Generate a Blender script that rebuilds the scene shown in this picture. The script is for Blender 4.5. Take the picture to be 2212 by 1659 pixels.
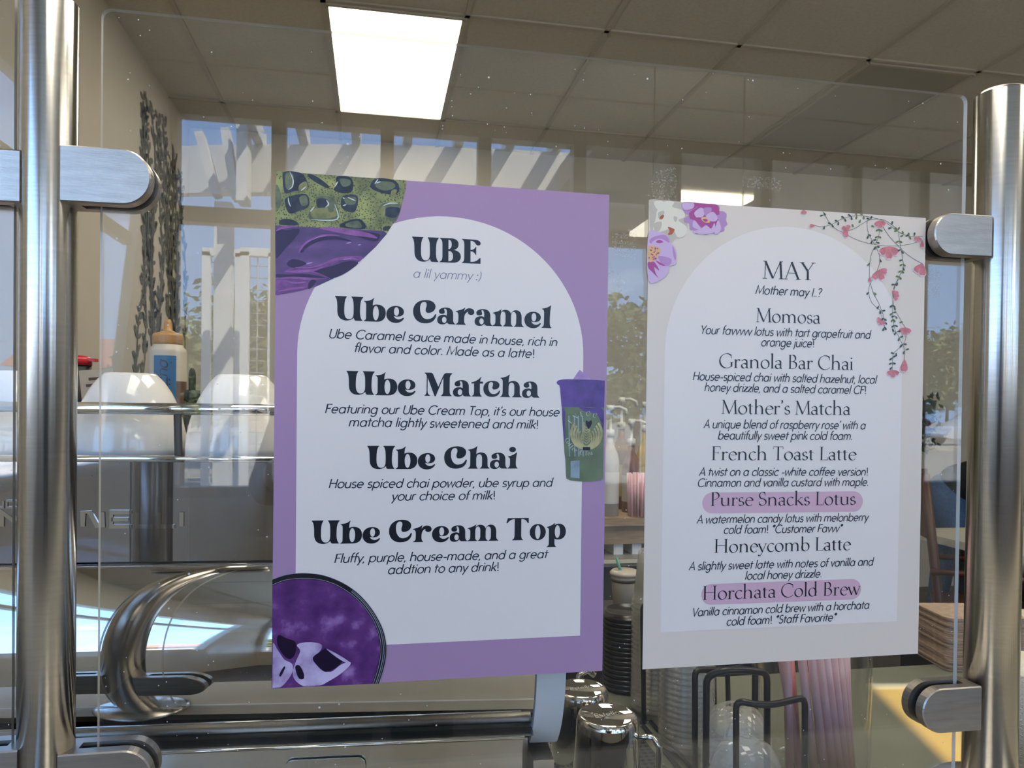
import bpy, bmesh, math, random
from mathutils import Vector, Matrix
from mathutils.geometry import delaunay_2d_cdt

for _o in list(bpy.data.objects):
    bpy.data.objects.remove(_o)
scene = bpy.context.scene
COL = scene.collection
PI = math.pi

# ------------------------------------------------------------------ camera
CF, CCY, CP, CR_, CY_ = 1593.04, 898.76, -0.0112, 0.0119, 0.1822
CAM = Vector((0.0, -0.6805, 1.35))
_R = Vector((math.cos(CY_), -math.sin(CY_), 0)); _F0 = Vector((math.sin(CY_), math.cos(CY_), 0)); _U0 = Vector((0, 0, 1))
FW = _F0 * math.cos(CP) + _U0 * math.sin(CP)
_U1 = -_F0 * math.sin(CP) + _U0 * math.cos(CP)
RT = _R * math.cos(CR_) + _U1 * math.sin(CR_)
UP = _U1 * math.cos(CR_) - _R * math.sin(CR_)
cd = bpy.data.cameras.new('camera'); cam = bpy.data.objects.new('camera', cd); COL.objects.link(cam)
cam.matrix_world = Matrix(((RT.x, UP.x, -FW.x, CAM.x), (RT.y, UP.y, -FW.y, CAM.y), (RT.z, UP.z, -FW.z, CAM.z), (0, 0, 0, 1)))
cd.sensor_width = 36.0; cd.sensor_fit = 'HORIZONTAL'; cd.lens = CF / 2212 * 36.0
cd.shift_y = (CCY - 829.5) / 2212; cd.clip_start = 0.02; cd.clip_end = 400
cd.dof.use_dof = True; cd.dof.focus_distance = 0.72; cd.dof.aperture_fstop = 22
scene.camera = cam

# ------------------------------------------------------------------ exposure, sky, sun
scene.view_settings.view_transform = 'Standard'; scene.view_settings.look = 'None'
scene.view_settings.exposure = 0.32; scene.view_settings.gamma = 1.0
scene.view_settings.use_curve_mapping = False
scene.cycles.use_denoising = True
scene.cycles.max_bounces = 10; scene.cycles.transparent_max_bounces = 24
scene.cycles.glossy_bounces = 6; scene.cycles.diffuse_bounces = 5; scene.cycles.transmission_bounces = 8
scene.cycles.sample_clamp_indirect = 6.0; scene.cycles.caustics_reflective = False; scene.cycles.caustics_refractive = False
SKY = 4.5
Z0, ZL = 0.835, 0.945          # work counter and customer ledge, top heights
w = bpy.data.worlds.new('sky'); scene.world = w; w.use_nodes = True
nt = w.node_tree; nt.nodes.clear()
o_ = nt.nodes.new('ShaderNodeOutputWorld'); bg = nt.nodes.new('ShaderNodeBackground')
tc = nt.nodes.new('ShaderNodeTexCoord'); sp = nt.nodes.new('ShaderNodeSeparateXYZ'); rp = nt.nodes.new('ShaderNodeValToRGB')
nt.links.new(tc.outputs['Generated'], sp.inputs[0]); nt.links.new(sp.outputs['Z'], rp.inputs[0])
nt.links.new(rp.outputs[0], bg.inputs[0]); nt.links.new(bg.outputs[0], o_.inputs[0])
bg.inputs[1].default_value = SKY
e = rp.color_ramp.elements
e[0].position = 0.0; e[0].color = (0.34, 0.58, 1.0, 1)
e[1].position = 0.55; e[1].color = (0.24, 0.46, 1.0, 1)
sun = bpy.data.lights.new('sun', 'SUN'); sun.energy = 24; sun.angle = 0.009; sun.color = (1.0, 0.95, 0.86)
so = bpy.data.objects.new('sun', sun); COL.objects.link(so); so.location = (6, 6, 12)
SUN_DIR = Vector((-0.57, -0.60, -1.0)).normalized()
so.rotation_euler = SUN_DIR.to_track_quat('-Z', 'Y').to_euler()

# ------------------------------------------------------------------ helpers
def pray(px, py):
    return FW + RT * ((px - 1106) / CF) - UP * ((py - CCY) / CF)
def aty(px, py, Y):
    d = pray(px, py); return CAM + d * ((Y - CAM.y) / d.y)
def atz(px, py, Z):
    d = pray(px, py); return CAM + d * ((Z - CAM.z) / d.z)
def atx(px, py, X):
    d = pray(px, py); return CAM + d * ((X - CAM.x) / d.x)

def nodes_of(m):
    return m.node_tree.nodes, m.node_tree.links
MATS = {}
def mat(name, col, rough=0.5, metal=0.0, spec=0.5, noise=0.0, nscale=20.0, bump=0.0, bscale=200.0, emit=0.0,
        trans=0.0, ior=1.45, coat=0.0, stretch=None, sss=0.0, alpha=1.0, aniso=0.0):
    if name in MATS: return MATS[name]
    m = bpy.data.materials.new(name); m.use_nodes = True
    N, L = nodes_of(m); b = N['Principled BSDF']
    c = (col[0], col[1], col[2], 1)
    b.inputs['Base Color'].default_value = c; b.inputs['Roughness'].default_value = rough
    b.inputs['Metallic'].default_value = metal; b.inputs['Specular IOR Level'].default_value = spec
    b.inputs['Transmission Weight'].default_value = trans; b.inputs['IOR'].default_value = ior
    b.inputs['Coat Weight'].default_value = coat; b.inputs['Alpha'].default_value = alpha
    if sss: b.inputs['Subsurface Weight'].default_value = sss; b.inputs['Subsurface Radius'].default_value = (0.01, 0.006, 0.004)
    if emit:
        b.inputs['Emission Color'].default_value = c; b.inputs['Emission Strength'].default_value = emit
    if noise or bump:
        t = N.new('ShaderNodeTexCoord'); mp = N.new('ShaderNodeMapping')
        L.new(t.outputs['Object'], mp.inputs[0])
        if stretch: mp.inputs['Scale'].default_value = stretch
    if noise:
        n = N.new('ShaderNodeTexNoise'); n.inputs['Scale'].default_value = nscale; n.inputs['Detail'].default_value = 6
        L.new(mp.outputs[0], n.inputs['Vector'])
        r = N.new('ShaderNodeValToRGB'); L.new(n.outputs[0], r.inputs[0])
        r.color_ramp.elements[0].position = 0.3; r.color_ramp.elements[1].position = 0.7
        r.color_ramp.elements[0].color = tuple(max(0, x * (1 - noise)) for x in col) + (1,)
        r.color_ramp.elements[1].color = tuple(min(1, x * (1 + noise)) for x in col) + (1,)
        L.new(r.outputs[0], b.inputs['Base Color'])
    if bump:
        n2 = N.new('ShaderNodeTexNoise'); n2.inputs['Scale'].default_value = bscale; n2.inputs['Detail'].default_value = 4
        L.new(mp.outputs[0], n2.inputs['Vector'])
        bp = N.new('ShaderNodeBump'); bp.inputs['Strength'].default_value = bump; bp.inputs['Distance'].default_value = 0.01
        L.new(n2.outputs[0], bp.inputs['Height']); L.new(bp.outputs[0], b.inputs['Normal'])
    if aniso:
        b.inputs['Anisotropic'].default_value = aniso; b.inputs['Anisotropic Rotation'].default_value = 0.25
        tg = N.new('ShaderNodeTangent'); tg.direction_type = 'RADIAL'; tg.axis = 'Z'; L.new(tg.outputs[0], b.inputs['Tangent'])
    MATS[name] = m
    return m

def thin_clear(name, tint=(1, 1, 1), refl=0.04, haze=0.0, rough=0.0, dust=False, hazecol=(0.8, 0.8, 0.78), boost=1.0):
    """a thin clear sheet: Schlick reflection over straight-through transparency"""
    if name in MATS: return MATS[name]
    m = bpy.data.materials.new(name); m.use_nodes = True
    N, L = nodes_of(m); N.clear()
    out = N.new('ShaderNodeOutputMaterial'); mix = N.new('ShaderNodeMixShader')
    tr = N.new('ShaderNodeBsdfTransparent'); tr.inputs[0].default_value = tuple(tint) + (1,)
    gl = N.new('ShaderNodeBsdfGlossy'); gl.inputs['Roughness'].default_value = rough
    g = N.new('ShaderNodeNewGeometry'); dt = N.new('ShaderNodeVectorMath'); dt.operation = 'DOT_PRODUCT'
    L.new(g.outputs['Normal'], dt.inputs[0]); L.new(g.outputs['Incoming'], dt.inputs[1])
    ab = N.new('ShaderNodeMath'); ab.operation = 'ABSOLUTE'; L.new(dt.outputs['Value'], ab.inputs[0])
    om = N.new('ShaderNodeMath'); om.operation = 'SUBTRACT'; om.inputs[0].default_value = 1; L.new(ab.outputs[0], om.inputs[1])
    pw = N.new('ShaderNodeMath'); pw.operation = 'POWER'; L.new(om.outputs[0], pw.inputs[0]); pw.inputs[1].default_value = 5
    ma = N.new('ShaderNodeMath'); ma.operation = 'MULTIPLY_ADD'; L.new(pw.outputs[0], ma.inputs[0])
    ma.inputs[1].default_value = (1 - refl) * boost; ma.inputs[2].default_value = refl; ma.use_clamp = True
    L.new(ma.outputs[0], mix.inputs[0]); L.new(tr.outputs[0], mix.inputs[1]); L.new(gl.outputs[0], mix.inputs[2])
    last = mix
    if haze or dust:
        df = N.new('ShaderNodeBsdfDiffuse'); df.inputs[0].default_value = tuple(hazecol) + (1,)
        m2 = N.new('ShaderNodeMixShader'); L.new(mix.outputs[0], m2.inputs[1]); L.new(df.outputs[0], m2.inputs[2])
        m2.inputs[0].default_value = haze
        if dust:
            t = N.new('ShaderNodeTexCoord')
            fac = None
            for sc, th, keep in ((46, 0.045, 0.55), (120, 0.07, 0.75)):
                v = N.new('ShaderNodeTexVoronoi'); v.inputs['Scale'].default_value = sc
                L.new(t.outputs['Object'], v.inputs['Vector'])
                ls = N.new('ShaderNodeMath'); ls.operation = 'LESS_THAN'; L.new(v.outputs['Distance'], ls.inputs[0]); ls.inputs[1].default_value = th
                sx = N.new('ShaderNodeSeparateColor'); L.new(v.outputs['Color'], sx.inputs[0])
                gt = N.new('ShaderNodeMath'); gt.operation = 'GREATER_THAN'; L.new(sx.outputs[0], gt.inputs[0]); gt.inputs[1].default_value = keep
                mu = N.new('ShaderNodeMath'); mu.operation = 'MULTIPLY'; L.new(ls.outputs[0], mu.inputs[0]); L.new(gt.outputs[0], mu.inputs[1])
                if fac is None: fac = mu
                else:
                    mx = N.new('ShaderNodeMath'); mx.operation = 'MAXIMUM'; L.new(fac.outputs[0], mx.inputs[0]); L.new(mu.outputs[0], mx.inputs[1]); fac = mx
            n = N.new('ShaderNodeTexNoise'); n.inputs['Scale'].default_value = 6; n.inputs['Detail'].default_value = 8
            L.new(t.outputs['Object'], n.inputs['Vector'])
            mr = N.new('ShaderNodeMapRange'); L.new(n.outputs[0], mr.inputs[0])
            mr.inputs[1].default_value = 0.45; mr.inputs[2].default_value = 0.8; mr.inputs[3].default_value = haze; mr.inputs[4].default_value = haze + 0.010
            sc_ = N.new('ShaderNodeMath'); sc_.operation = 'MULTIPLY_ADD'; L.new(fac.outputs[0], sc_.inputs[0]); sc_.inputs[1].default_value = 0.6
            L.new(mr.outputs[0], sc_.inputs[2]); L.new(sc_.outputs[0], m2.inputs[0])
        last = m2
    L.new(last.outputs[0], out.inputs[0])
    MATS[name] = m
    return m

class MB:
    """collects shapes; build() links them as ONE mesh object"""
    def __init__(s): s.v = []; s.f = []; s.sm = []; s.mi = []; s.cur = 0; s.grp = []; s.k = 0
    def add(s, vs, fs, smooth=False):
        n = len(s.v); s.v += [tuple(p) for p in vs]; s.grp += [s.k] * len(vs); s.k += 1
        for f in fs:
            s.f.append(tuple(i + n for i in f)); s.sm.append(smooth); s.mi.append(s.cur)
        return s
    def box(s, c, d, rz=0.0, rot=None):
        x, y, z = d[0] / 2, d[1] / 2, d[2] / 2
        vs = [Vector((a * x, b * y, e * z)) for a in (-1, 1) for b in (-1, 1) for e in (-1, 1)]
        M = rot if rot else Matrix.Rotation(rz, 3, 'Z')
        c = Vector(c)
        return s.add([M @ p + c for p in vs], [(0, 1, 3, 2), (4, 6, 7, 5), (0, 4, 5, 1), (2, 3, 7, 6), (0, 2, 6, 4), (1, 5, 7, 3)])
    def rbox(s, c, d, r=0.004, n=3, rz=0.0, axis='z'):
        """box with rounded vertical corners"""
        pts = []
        a, b = (d[0] / 2, d[1] / 2)
        for cx, cy, a0 in ((a - r, b - r, 0), (-a + r, b - r, 90), (-a + r, -b + r, 180), (a - r, -b + r, 270)):
            for k in range(n + 1):
                t = math.radians(a0 + 90 * k / n); pts.append((cx + r * math.cos(t), cy + r * math.sin(t)))
        M = Matrix.Rotation(rz, 3, 'Z'); c = Vector(c); h = d[2] / 2; m = len(pts)
        vs = [M @ Vector((p[0], p[1], -h)) + c for p in pts] + [M @ Vector((p[0], p[1], h)) + c for p in pts]
        fs = [(i, (i + 1) % m, (i + 1) % m + m, i + m) for i in range(m)] + [tuple(range(m - 1, -1, -1)), tuple(range(m, 2 * m))]
        return s.add(vs, fs)
    def prism(s, pts, vec, smooth=False):
        m = len(pts); vec = Vector(vec); pts = [Vector(p) for p in pts]
        vs = pts + [p + vec for p in pts]
        s.add(vs, [(i, (i + 1) % m, (i + 1) % m + m, i + m) for i in range(m)], smooth)
        return s.add(vs, [tuple(range(m - 1, -1, -1)), tuple(range(m, 2 * m))])
    def tube(s, path, r, n=10, closed=False, caps=True):
        P = [Vector(p) for p in path]; m = len(P); rs = r if isinstance(r, (list, tuple)) else [r] * m
        vs = []; prev = None
        for i, p in enumerate(P):
            if closed: t = (P[(i + 1) % m] - P[i - 1])
            else: t = P[min(i + 1, m - 1)] - P[max(i - 1, 0)]
            t.normalize()
            if prev is None:
                a = Vector((0, 0, 1)) if abs(t.z) < 0.9 else Vector((1, 0, 0))
                u = t.cross(a).normalized()
            else:
                u = (prev - t * prev.dot(t)).normalized()
            prev = u; v = t.cross(u)
            for k in range(n):
                a = 2 * PI * k / n; vs.append(p + (u * math.cos(a) + v * math.sin(a)) * rs[i])
        fs = []
        for i in range(m if closed else m - 1):
            j = (i + 1) % m
            for k in range(n):
                fs.append((i * n + k, i * n + (k + 1) % n, j * n + (k + 1) % n, j * n + k))
        s.add(vs, fs, True)
        if caps and not closed:
            s.add(vs[:n], [tuple(range(n - 1, -1, -1))]); s.add(vs[-n:], [tuple(range(n))])
        return s
    def lathe(s, prof, c=(0, 0, 0), n=32, smooth=True, axis='z', rot=None):
        vs = []; c = Vector(c); m = len(prof)
        for r, z in prof:
            for k in range(n):
                a = 2 * PI * k / n; p = Vector((r * math.cos(a), r * math.sin(a), z))
                if axis == 'y': p = Vector((p.x, p.z, p.y))
                elif axis == 'x': p = Vector((p.z, p.x, p.y))
                if rot: p = rot @ p
                vs.append(p + c)
        fs = [(i * n + k, i * n + (k + 1) % n, (i + 1) * n + (k + 1) % n, (i + 1) * n + k) for i in range(m - 1) for k in range(n)]
        s.add(vs, fs, smooth)
        if prof[0][0] > 1e-6: s.add(vs[:n], [tuple(range(n - 1, -1, -1))])
        if prof[-1][0] > 1e-6: s.add(vs[-n:], [tuple(range(n))])
        return s
    def shell(s, prof, c=(0, 0, 0), n=32, rot=None):
        """lathe without end caps (open profile)"""
        vs = []; c = Vector(c); m = len(prof)
        for r, z in prof:
            for k in range(n):
                a = 2 * PI * k / n; p = Vector((r * math.cos(a), r * math.sin(a), z))
                if rot: p = rot @ p
                vs.append(p + c)
        return s.add(vs, [(i * n + k, i * n + (k + 1) % n, (i + 1) * n + (k + 1) % n, (i + 1) * n + k) for i in range(m - 1) for k in range(n)], True)
    def ell(s, c, r, n=14, m=9, rot=None):
        vs = []; c = Vector(c)
        for i in range(m + 1):
            t = PI * i / m
            for k in range(n):
                a = 2 * PI * k / n
                p = Vector((r[0] * math.sin(t) * math.cos(a), r[1] * math.sin(t) * math.sin(a), r[2] * math.cos(t)))
                vs.append((rot @ p if rot else p) + c)
        return s.add(vs, [(i * n + k, i * n + (k + 1) % n, (i + 1) * n + (k + 1) % n, (i + 1) * n + k) for i in range(m) for k in range(n)], True)
    def build(s, name, m, parent=None, loc=None, autosmooth=False):
        me = bpy.data.meshes.new(name); me.from_pydata(s.v, [], s.f)
        for p, sm, mi in zip(me.polygons, s.sm, s.mi):
            p.use_smooth = sm; p.material_index = mi
        for x in (m if isinstance(m, (list, tuple)) else [m]): me.materials.append(x)
        bm = bmesh.new(); bm.from_mesh(me); bmesh.ops.remove_doubles(bm, verts=bm.verts, dist=1e-6)
        bmesh.ops.recalc_face_normals(bm, faces=bm.faces); bm.to_mesh(me); bm.free(); me.update()
        o = bpy.data.objects.new(name, me); COL.objects.link(o)
        if parent: o.parent = parent
        if loc is not None: o.location = loc
        return o
    def flat(s, name, m, parent=None, step=3e-6):
        """build without merging or normal recalculation (printed artwork); each later shape lies a hair above the last"""
        vs = []
        for k, (n, p) in enumerate(zip(s.grp, s.v)): vs.append((p[0], p[1] - step * n, p[2]))
        me = bpy.data.meshes.new(name); me.from_pydata(vs, [], s.f)
        for p, mi in zip(me.polygons, s.mi): p.material_index = mi
        for x in (m if isinstance(m, (list, tuple)) else [m]): me.materials.append(x)
        me.update(); o = bpy.data.objects.new(name, me); COL.objects.link(o)
        if parent: o.parent = parent
        return o

def tag(o, label, cat, group=None):
    o['label'] = label; o['category'] = cat
    if group: o['group'] = group
    return o
def struct(o, label=None):
    o['kind'] = 'structure'
    if label: o['label'] = label
    return o
def empty(name, loc=(0, 0, 0), rz=0.0):
    o = bpy.data.objects.new(name, None); COL.objects.link(o); o.location = loc; o.rotation_euler = (0, 0, rz)
    o.empty_display_size = 0.05
    return o
def thing(name, label, cat, loc=(0, 0, 0), rz=0.0, group=None):
    return tag(empty(name, loc, rz), label, cat, group)
def copy_thing(r, loc, label=None, rot=None):
    c = r.copy(); COL.objects.link(c); c.location = loc
    if rot is not None: c.rotation_euler = rot
    if label: c['label'] = label
    for ch in list(r.children):
        d = ch.copy(); COL.objects.link(d); d.parent = c
        for g in list(ch.children):
            h = g.copy(); COL.objects.link(h); h.parent = d
    return c
def bez(p0, p1, p2, p3, n=10):
    p0, p1, p2, p3 = (Vector(p) for p in (p0, p1, p2, p3)); r = []
    for i in range(n + 1):
        t = i / n; u = 1 - t; r.append(p0 * u ** 3 + p1 * 3 * u * u * t + p2 * 3 * u * t * t + p3 * t ** 3)
    return r
# ------------------------------------------------------------------ materials of the place
M_wall = mat('wall_paint', (0.57, 0.52, 0.43), 0.85, noise=0.04, nscale=3, bump=0.05, bscale=120)
M_tile = mat('ceiling_tile', (0.56, 0.52, 0.44), 0.9, noise=0.06, nscale=60, bump=0.25, bscale=220)
M_bar = mat('ceiling_bar', (0.46, 0.42, 0.35), 0.6)
M_floor = mat('floor_concrete', (0.10, 0.085, 0.07), 0.85, spec=0.15, noise=0.25, nscale=4)
M_frame = mat('window_frame_paint', (0.42, 0.38, 0.30), 0.5)
M_glass = thin_clear('window_glass', (0.97, 0.98, 0.97), 0.04)
M_steel = mat('brushed_steel', (0.56, 0.54, 0.50), 0.22, 1.0, noise=0.06, nscale=40, stretch=(1, 1, 12), aniso=0.9)
M_clamp = mat('satin_steel', (0.42, 0.385, 0.34), 0.38, 1.0, noise=0.10, nscale=30, bump=0.04, bscale=120, stretch=(1, 1, 8))
M_chrome = mat('chrome', (0.80, 0.79, 0.77), 0.035, 1.0)
M_black = mat('black_rubber', (0.012, 0.012, 0.012), 0.5)
M_white = mat('white_plastic', (0.72, 0.74, 0.75), 0.3)

# ------------------------------------------------------------------ the room
XL, XR, YB, YW, HC = -1.19, 4.6, 4.35, -3.9, 3.116
def panel2d(name, outer, holes, conv, m, thick):
    """wall slab with openings; outer/holes in 2D, conv maps (a,b,t) to the world"""
    vs = []; es = []
    for loop in [outer] + holes:
        n = len(vs); k = len(loop); vs += [Vector(p) for p in loop]; es += [(n + i, n + (i + 1) % k) for i in range(k)]
    V, E, F, *_ = delaunay_2d_cdt(vs, es, [], 2, 1e-6)
    def inside(p, poly):
        c = False; j = len(poly) - 1
        for i in range(len(poly)):
            a, b = poly[i], poly[j]
            if (a[1] > p[1]) != (b[1] > p[1]) and p[0] < (b[0] - a[0]) * (p[1] - a[1]) / (b[1] - a[1]) + a[0]: c = not c
            j = i
        return c
    F = [f for f in F if not any(inside((sum(V[i][0] for i in f) / len(f), sum(V[i][1] for i in f) / len(f)), h) for h in holes)]
    mb = MB(); n = len(V)
    mb.add([conv(p[0], p[1], 0) for p in V] + [conv(p[0], p[1], thick) for p in V], [tuple(f) for f in F] + [tuple(i + n for i in reversed(f)) for f in F])
    for loop in [outer] + holes:
        k = len(loop)
        for i in range(k):
            a, b = loop[i], loop[(i + 1) % k]
            mb.add([conv(a[0], a[1], 0), conv(b[0], b[1], 0), conv(b[0], b[1], thick), conv(a[0], a[1], thick)], [(0, 1, 2, 3)])
    return mb.build(name, m)
struct(MB().box(((XL + XR) / 2, (YW + YB) / 2, -0.06), (XR - XL + 0.4, YB - YW + 0.4, 0.12)).build('floor', M_floor))
# ceiling with an added, unseen skylight opening, shaped to cast the counter's sun patch
SKH = [atz(1868, 1467, Z0), atz(1990, 1466, Z0), atz(2062, 1480, Z0), atz(2105, 1659, Z0), atz(2062, 1662, Z0)]
SKH = [p - SUN_DIR * ((HC - Z0) / -SUN_DIR.z) for p in SKH]
hole = [(p.x, p.y) for p in SKH]
struct(panel2d('ceiling', [(XL, YW), (XR, YW), (XR, YB), (XL, YB)], [hole], lambda a, b, t: (a, b, HC + t), M_tile, 0.05))
M_sky = thin_clear('added_skylight_tint', (0.70, 0.545, 0.25), 0.03)  # tint of the added skylight dims and warms the sun
sk = struct(MB().add([(p[0], p[1], HC + 0.06) for p in hole] + [(p[0], p[1], HC + 0.064) for p in hole], [(0, 1, 2, 3, 4), (5, 6, 7, 8, 9)]).build('window_20', M_sky))
bars_x = [-0.90, -0.245, 0.387, 1.04, 1.705, 2.405, 3.035, 3.70, 4.30]
bars_y = [-3.4, -2.2, -1.0, 0.21, 1.42, 2.645, 3.872]
mb = MB()
def hits(x0, x1, y0, y1):
    hx = [p[0] for p in hole]; hy = [p[1] for p in hole]
    return x1 > min(hx) and x0 < max(hx) and y1 > min(hy) and y0 < max(hy)
for x in bars_x:
    mb.box((x, (YW + 2.645) / 2 + 1.9, HC - 0.004), (0.024, 2.6, 0.008)) if hits(x - .02, x + .02, YW, YB) else mb.box((x, (YW + YB) / 2, HC - 0.004), (0.024, YB - YW, 0.008))
for y in bars_y:
    if hits(XL, XR, y - .02, y + .02): continue
    mb.box(((XL + XR) / 2, y, HC - 0.004), (XR - XL, 0.024, 0.008))
struct(mb.build('trim_1', M_bar), 'grid of painted bars between the ceiling tiles')
struct(MB().box(((XL + XR) / 2, YB + 0.05, HC / 2), (XR - XL + 0.2, 0.1, HC)).build('wall_back', M_wall))
struct(MB().box((XR + 0.05, (YW + YB) / 2, HC / 2), (0.1, YB - YW, HC)).build('wall_right', M_wall))
# left wall, with a tall window behind the camera
lw_hole = [(-2.98, 1.10), (-3.42, 2.45), (-0.40, 2.45), (-0.40, 1.10)]
struct(panel2d('wall_left', [(YW, 0), (YB, 0), (YB, HC), (YW, HC)], [lw_hole], lambda a, b, t: (XL - t, a, b), M_wall, 0.05))
wf = MB(); wf.box((XL - 0.025, -1.80, 2.16), (0.04, 2.9, 0.06)); wf.box((XL - 0.025, -0.42, 1.775), (0.04, 0.04, 1.35)); wf.box((XL - 0.025, -1.6, 1.12), (0.04, 2.5, 0.04))
wo = wf.build('window_1', M_frame); struct(wo)
MB().box((XL - 0.025, -1.9, 1.775), (0.005, 3.0, 1.35)).build('pane', M_glass, wo)
# glazed wall behind the camera
mx = [aty(px, 480, -2 * 0 + 3.9).x for px in (385, 600, 835, 1046, 1251, 1458, 1655, 1850, 1996, 2212)]
SILL, TRAN = 0.80, aty(1000, 494, 3.9).z
mx = [XL] + mx[1:]
step = mx[-1] - mx[-2]
while mx[-1] + step < XR - 0.2: mx.append(mx[-1] + step)
mx.append(XR)
struct(MB().box(((XL + XR) / 2, YW - 0.06, SILL / 2), (XR - XL, 0.12, SILL)).build('wall_window', M_wall))
for i in range(len(mx) - 1):
    a, b = mx[i], mx[i + 1]; fr = MB(); yy = YW - 0.05
    fr.box((a + 0.02, yy, (SILL + HC) / 2), (0.04, 0.10, HC - SILL)); fr.box((b - 0.02, yy, (SILL + HC) / 2), (0.04, 0.10, HC - SILL))
    for z, h in ((SILL + 0.03, 0.06), (TRAN, 0.09), (HC - 0.04, 0.08)):
        fr.box(((a + b) / 2, yy, z), (b - a - 0.08, 0.10, h))
    o = struct(fr.build('window_%d' % (i + 2), M_frame))
    MB().box(((a + b) / 2, yy, (SILL + HC) / 2), (b - a - 0.06, 0.006, HC - SILL - 0.06)).build('pane', M_glass, o)

# ceiling lights
M_lit = mat('lit_diffuser', (1.0, 0.93, 0.78), 0.6, emit=7.2)
M_off = mat('unlit_diffuser', (0.33, 0.31, 0.25), 0.35)
def troffer(x, y, w, l, lit, label):
    t = thing('ceiling_light', label, 'ceiling light', (x + w / 2, y + l / 2, HC - 0.012), 0, 'recessed ceiling light panels')
    f = MB()
    for sx, sy, dx, dy in ((0, -l / 2, w, 0.018), (0, l / 2, w, 0.018), (-w / 2, 0, 0.018, l), (w / 2, 0, 0.018, l)): f.box((sx, sy, 0.004), (dx, dy, 0.014))
    f.build('frame', M_bar, t)
    MB().box((0, 0, 0.006), (w - 0.01, l - 0.01, 0.008)).build('diffuser', M_lit if lit else M_off, t)
troffer(-0.232, 2.664, 0.607, 1.19, True, 'bright lit ceiling light panel above the purple poster')
for x, y, lab in ((-0.235, -1.0, 'added fill light panel out of view overhead on the customer side, left'), (1.705, -1.0, 'added fill light panel out of view overhead on the customer side, right'), (0.387, 0.21, 'added fill light panel out of view straight above the sneeze guard'), (3.06, 0.21, 'added fill light panel out of view overhead near the right wall')):
    troffer(x + 0.013, y + 0.02, 0.607, 1.17, True, lab)  # out-of-view panels added to warm and brighten the room
troffer(2.425, 2.672, 0.61, 1.175, False, 'dark unlit ceiling light panel at upper right above the white poster')

# ------------------------------------------------------------------ sneeze guard: posts, panes, clamps
def post(px0, px1, ztop, label):
    a, b = aty(px0, 800, 0), aty(px1, 800, 0); x = (a.x + b.x) / 2; r = (b.x - a.x) / 2 * 0.985
    t = thing('guard_post', label, 'post', (x, 0, ZL), 0, 'steel posts of the sneeze guard')
    h = ztop - ZL
    MB().lathe([(r, 0.006), (r, h - 0.002), (r - 0.0015, h)], n=64).build('pole', M_steel, t)
    MB().lathe([(r - 0.0025, h - 0.001), (r - 0.004, h + 0.002), (0.0001, h + 0.003)], n=48).build('cap', M_clamp, t)
    MB().lathe([(r + 0.03, 0), (r + 0.03, 0.004), (r + 0.026, 0.007), (r, 0.008)], n=48).build('base_flange', M_steel, t)
    return x, r
ZT_L = aty(120, 2, 0).z; ZT_R = aty(2165, 203, 0).z
PLx, PLr = post(42, 165, ZT_L, 'tall brushed steel post left of the purple poster')
PRx, PRr = post(2107, 2199, ZT_R, 'brushed steel post at the right edge, beside the white poster')
M_acr = thin_clear('clear_acrylic', (0.985, 0.986, 0.98), 0.056, haze=0.003, dust=True)
M_edge = thin_clear('acrylic_edge', (0.7, 0.72, 0.7), 0.10, haze=0.8, rough=0.3, hazecol=(0.85, 0.84, 0.80))
PT_ = 0.005
def pane(x0, x1, z0, z1, label, cr=0.008):
    pts = []
    for cx, cz, a0 in ((x1 - cr, z1 - cr, 0), (x0 + cr, z1 - cr, 90), (x0 + cr, z0 + cr, 180), (x1 - cr, z0 + cr, 270)):
        for k in range(5):
            t = math.radians(a0 + 22.5 * k); pts.append((cx + cr * math.cos(t), cz + cr * math.sin(t)))
    n = len(pts); mb = MB()
    vs = [(p[0], -PT_ / 2, p[1]) for p in pts] + [(p[0], PT_ / 2, p[1]) for p in pts]
    mb.add(vs, [tuple(range(n)), tuple(range(2 * n - 1, n - 1, -1))]); mb.cur = 1
    mb.add(vs, [(i, (i + 1) % n, (i + 1) % n + n, i + n) for i in range(n)])
    return tag(mb.build('acrylic_panel', [M_acr, M_edge]), label, 'sneeze guard panel', 'clear acrylic panes of the sneeze guard')
PX0, PX1 = aty(217, 800, 0).x, aty(2075, 800, 0).x; PZ1 = aty(217, 19, 0).z
main_pane = pane(PX0, PX1, ZL + 0.010, PZ1, 'large clear acrylic pane carrying the two posters')
pane(PLx - 0.62, PLx - PLr - 0.004, ZL + 0.010, PZ1 + 0.02, 'clear acrylic pane left of the left steel post')
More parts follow.
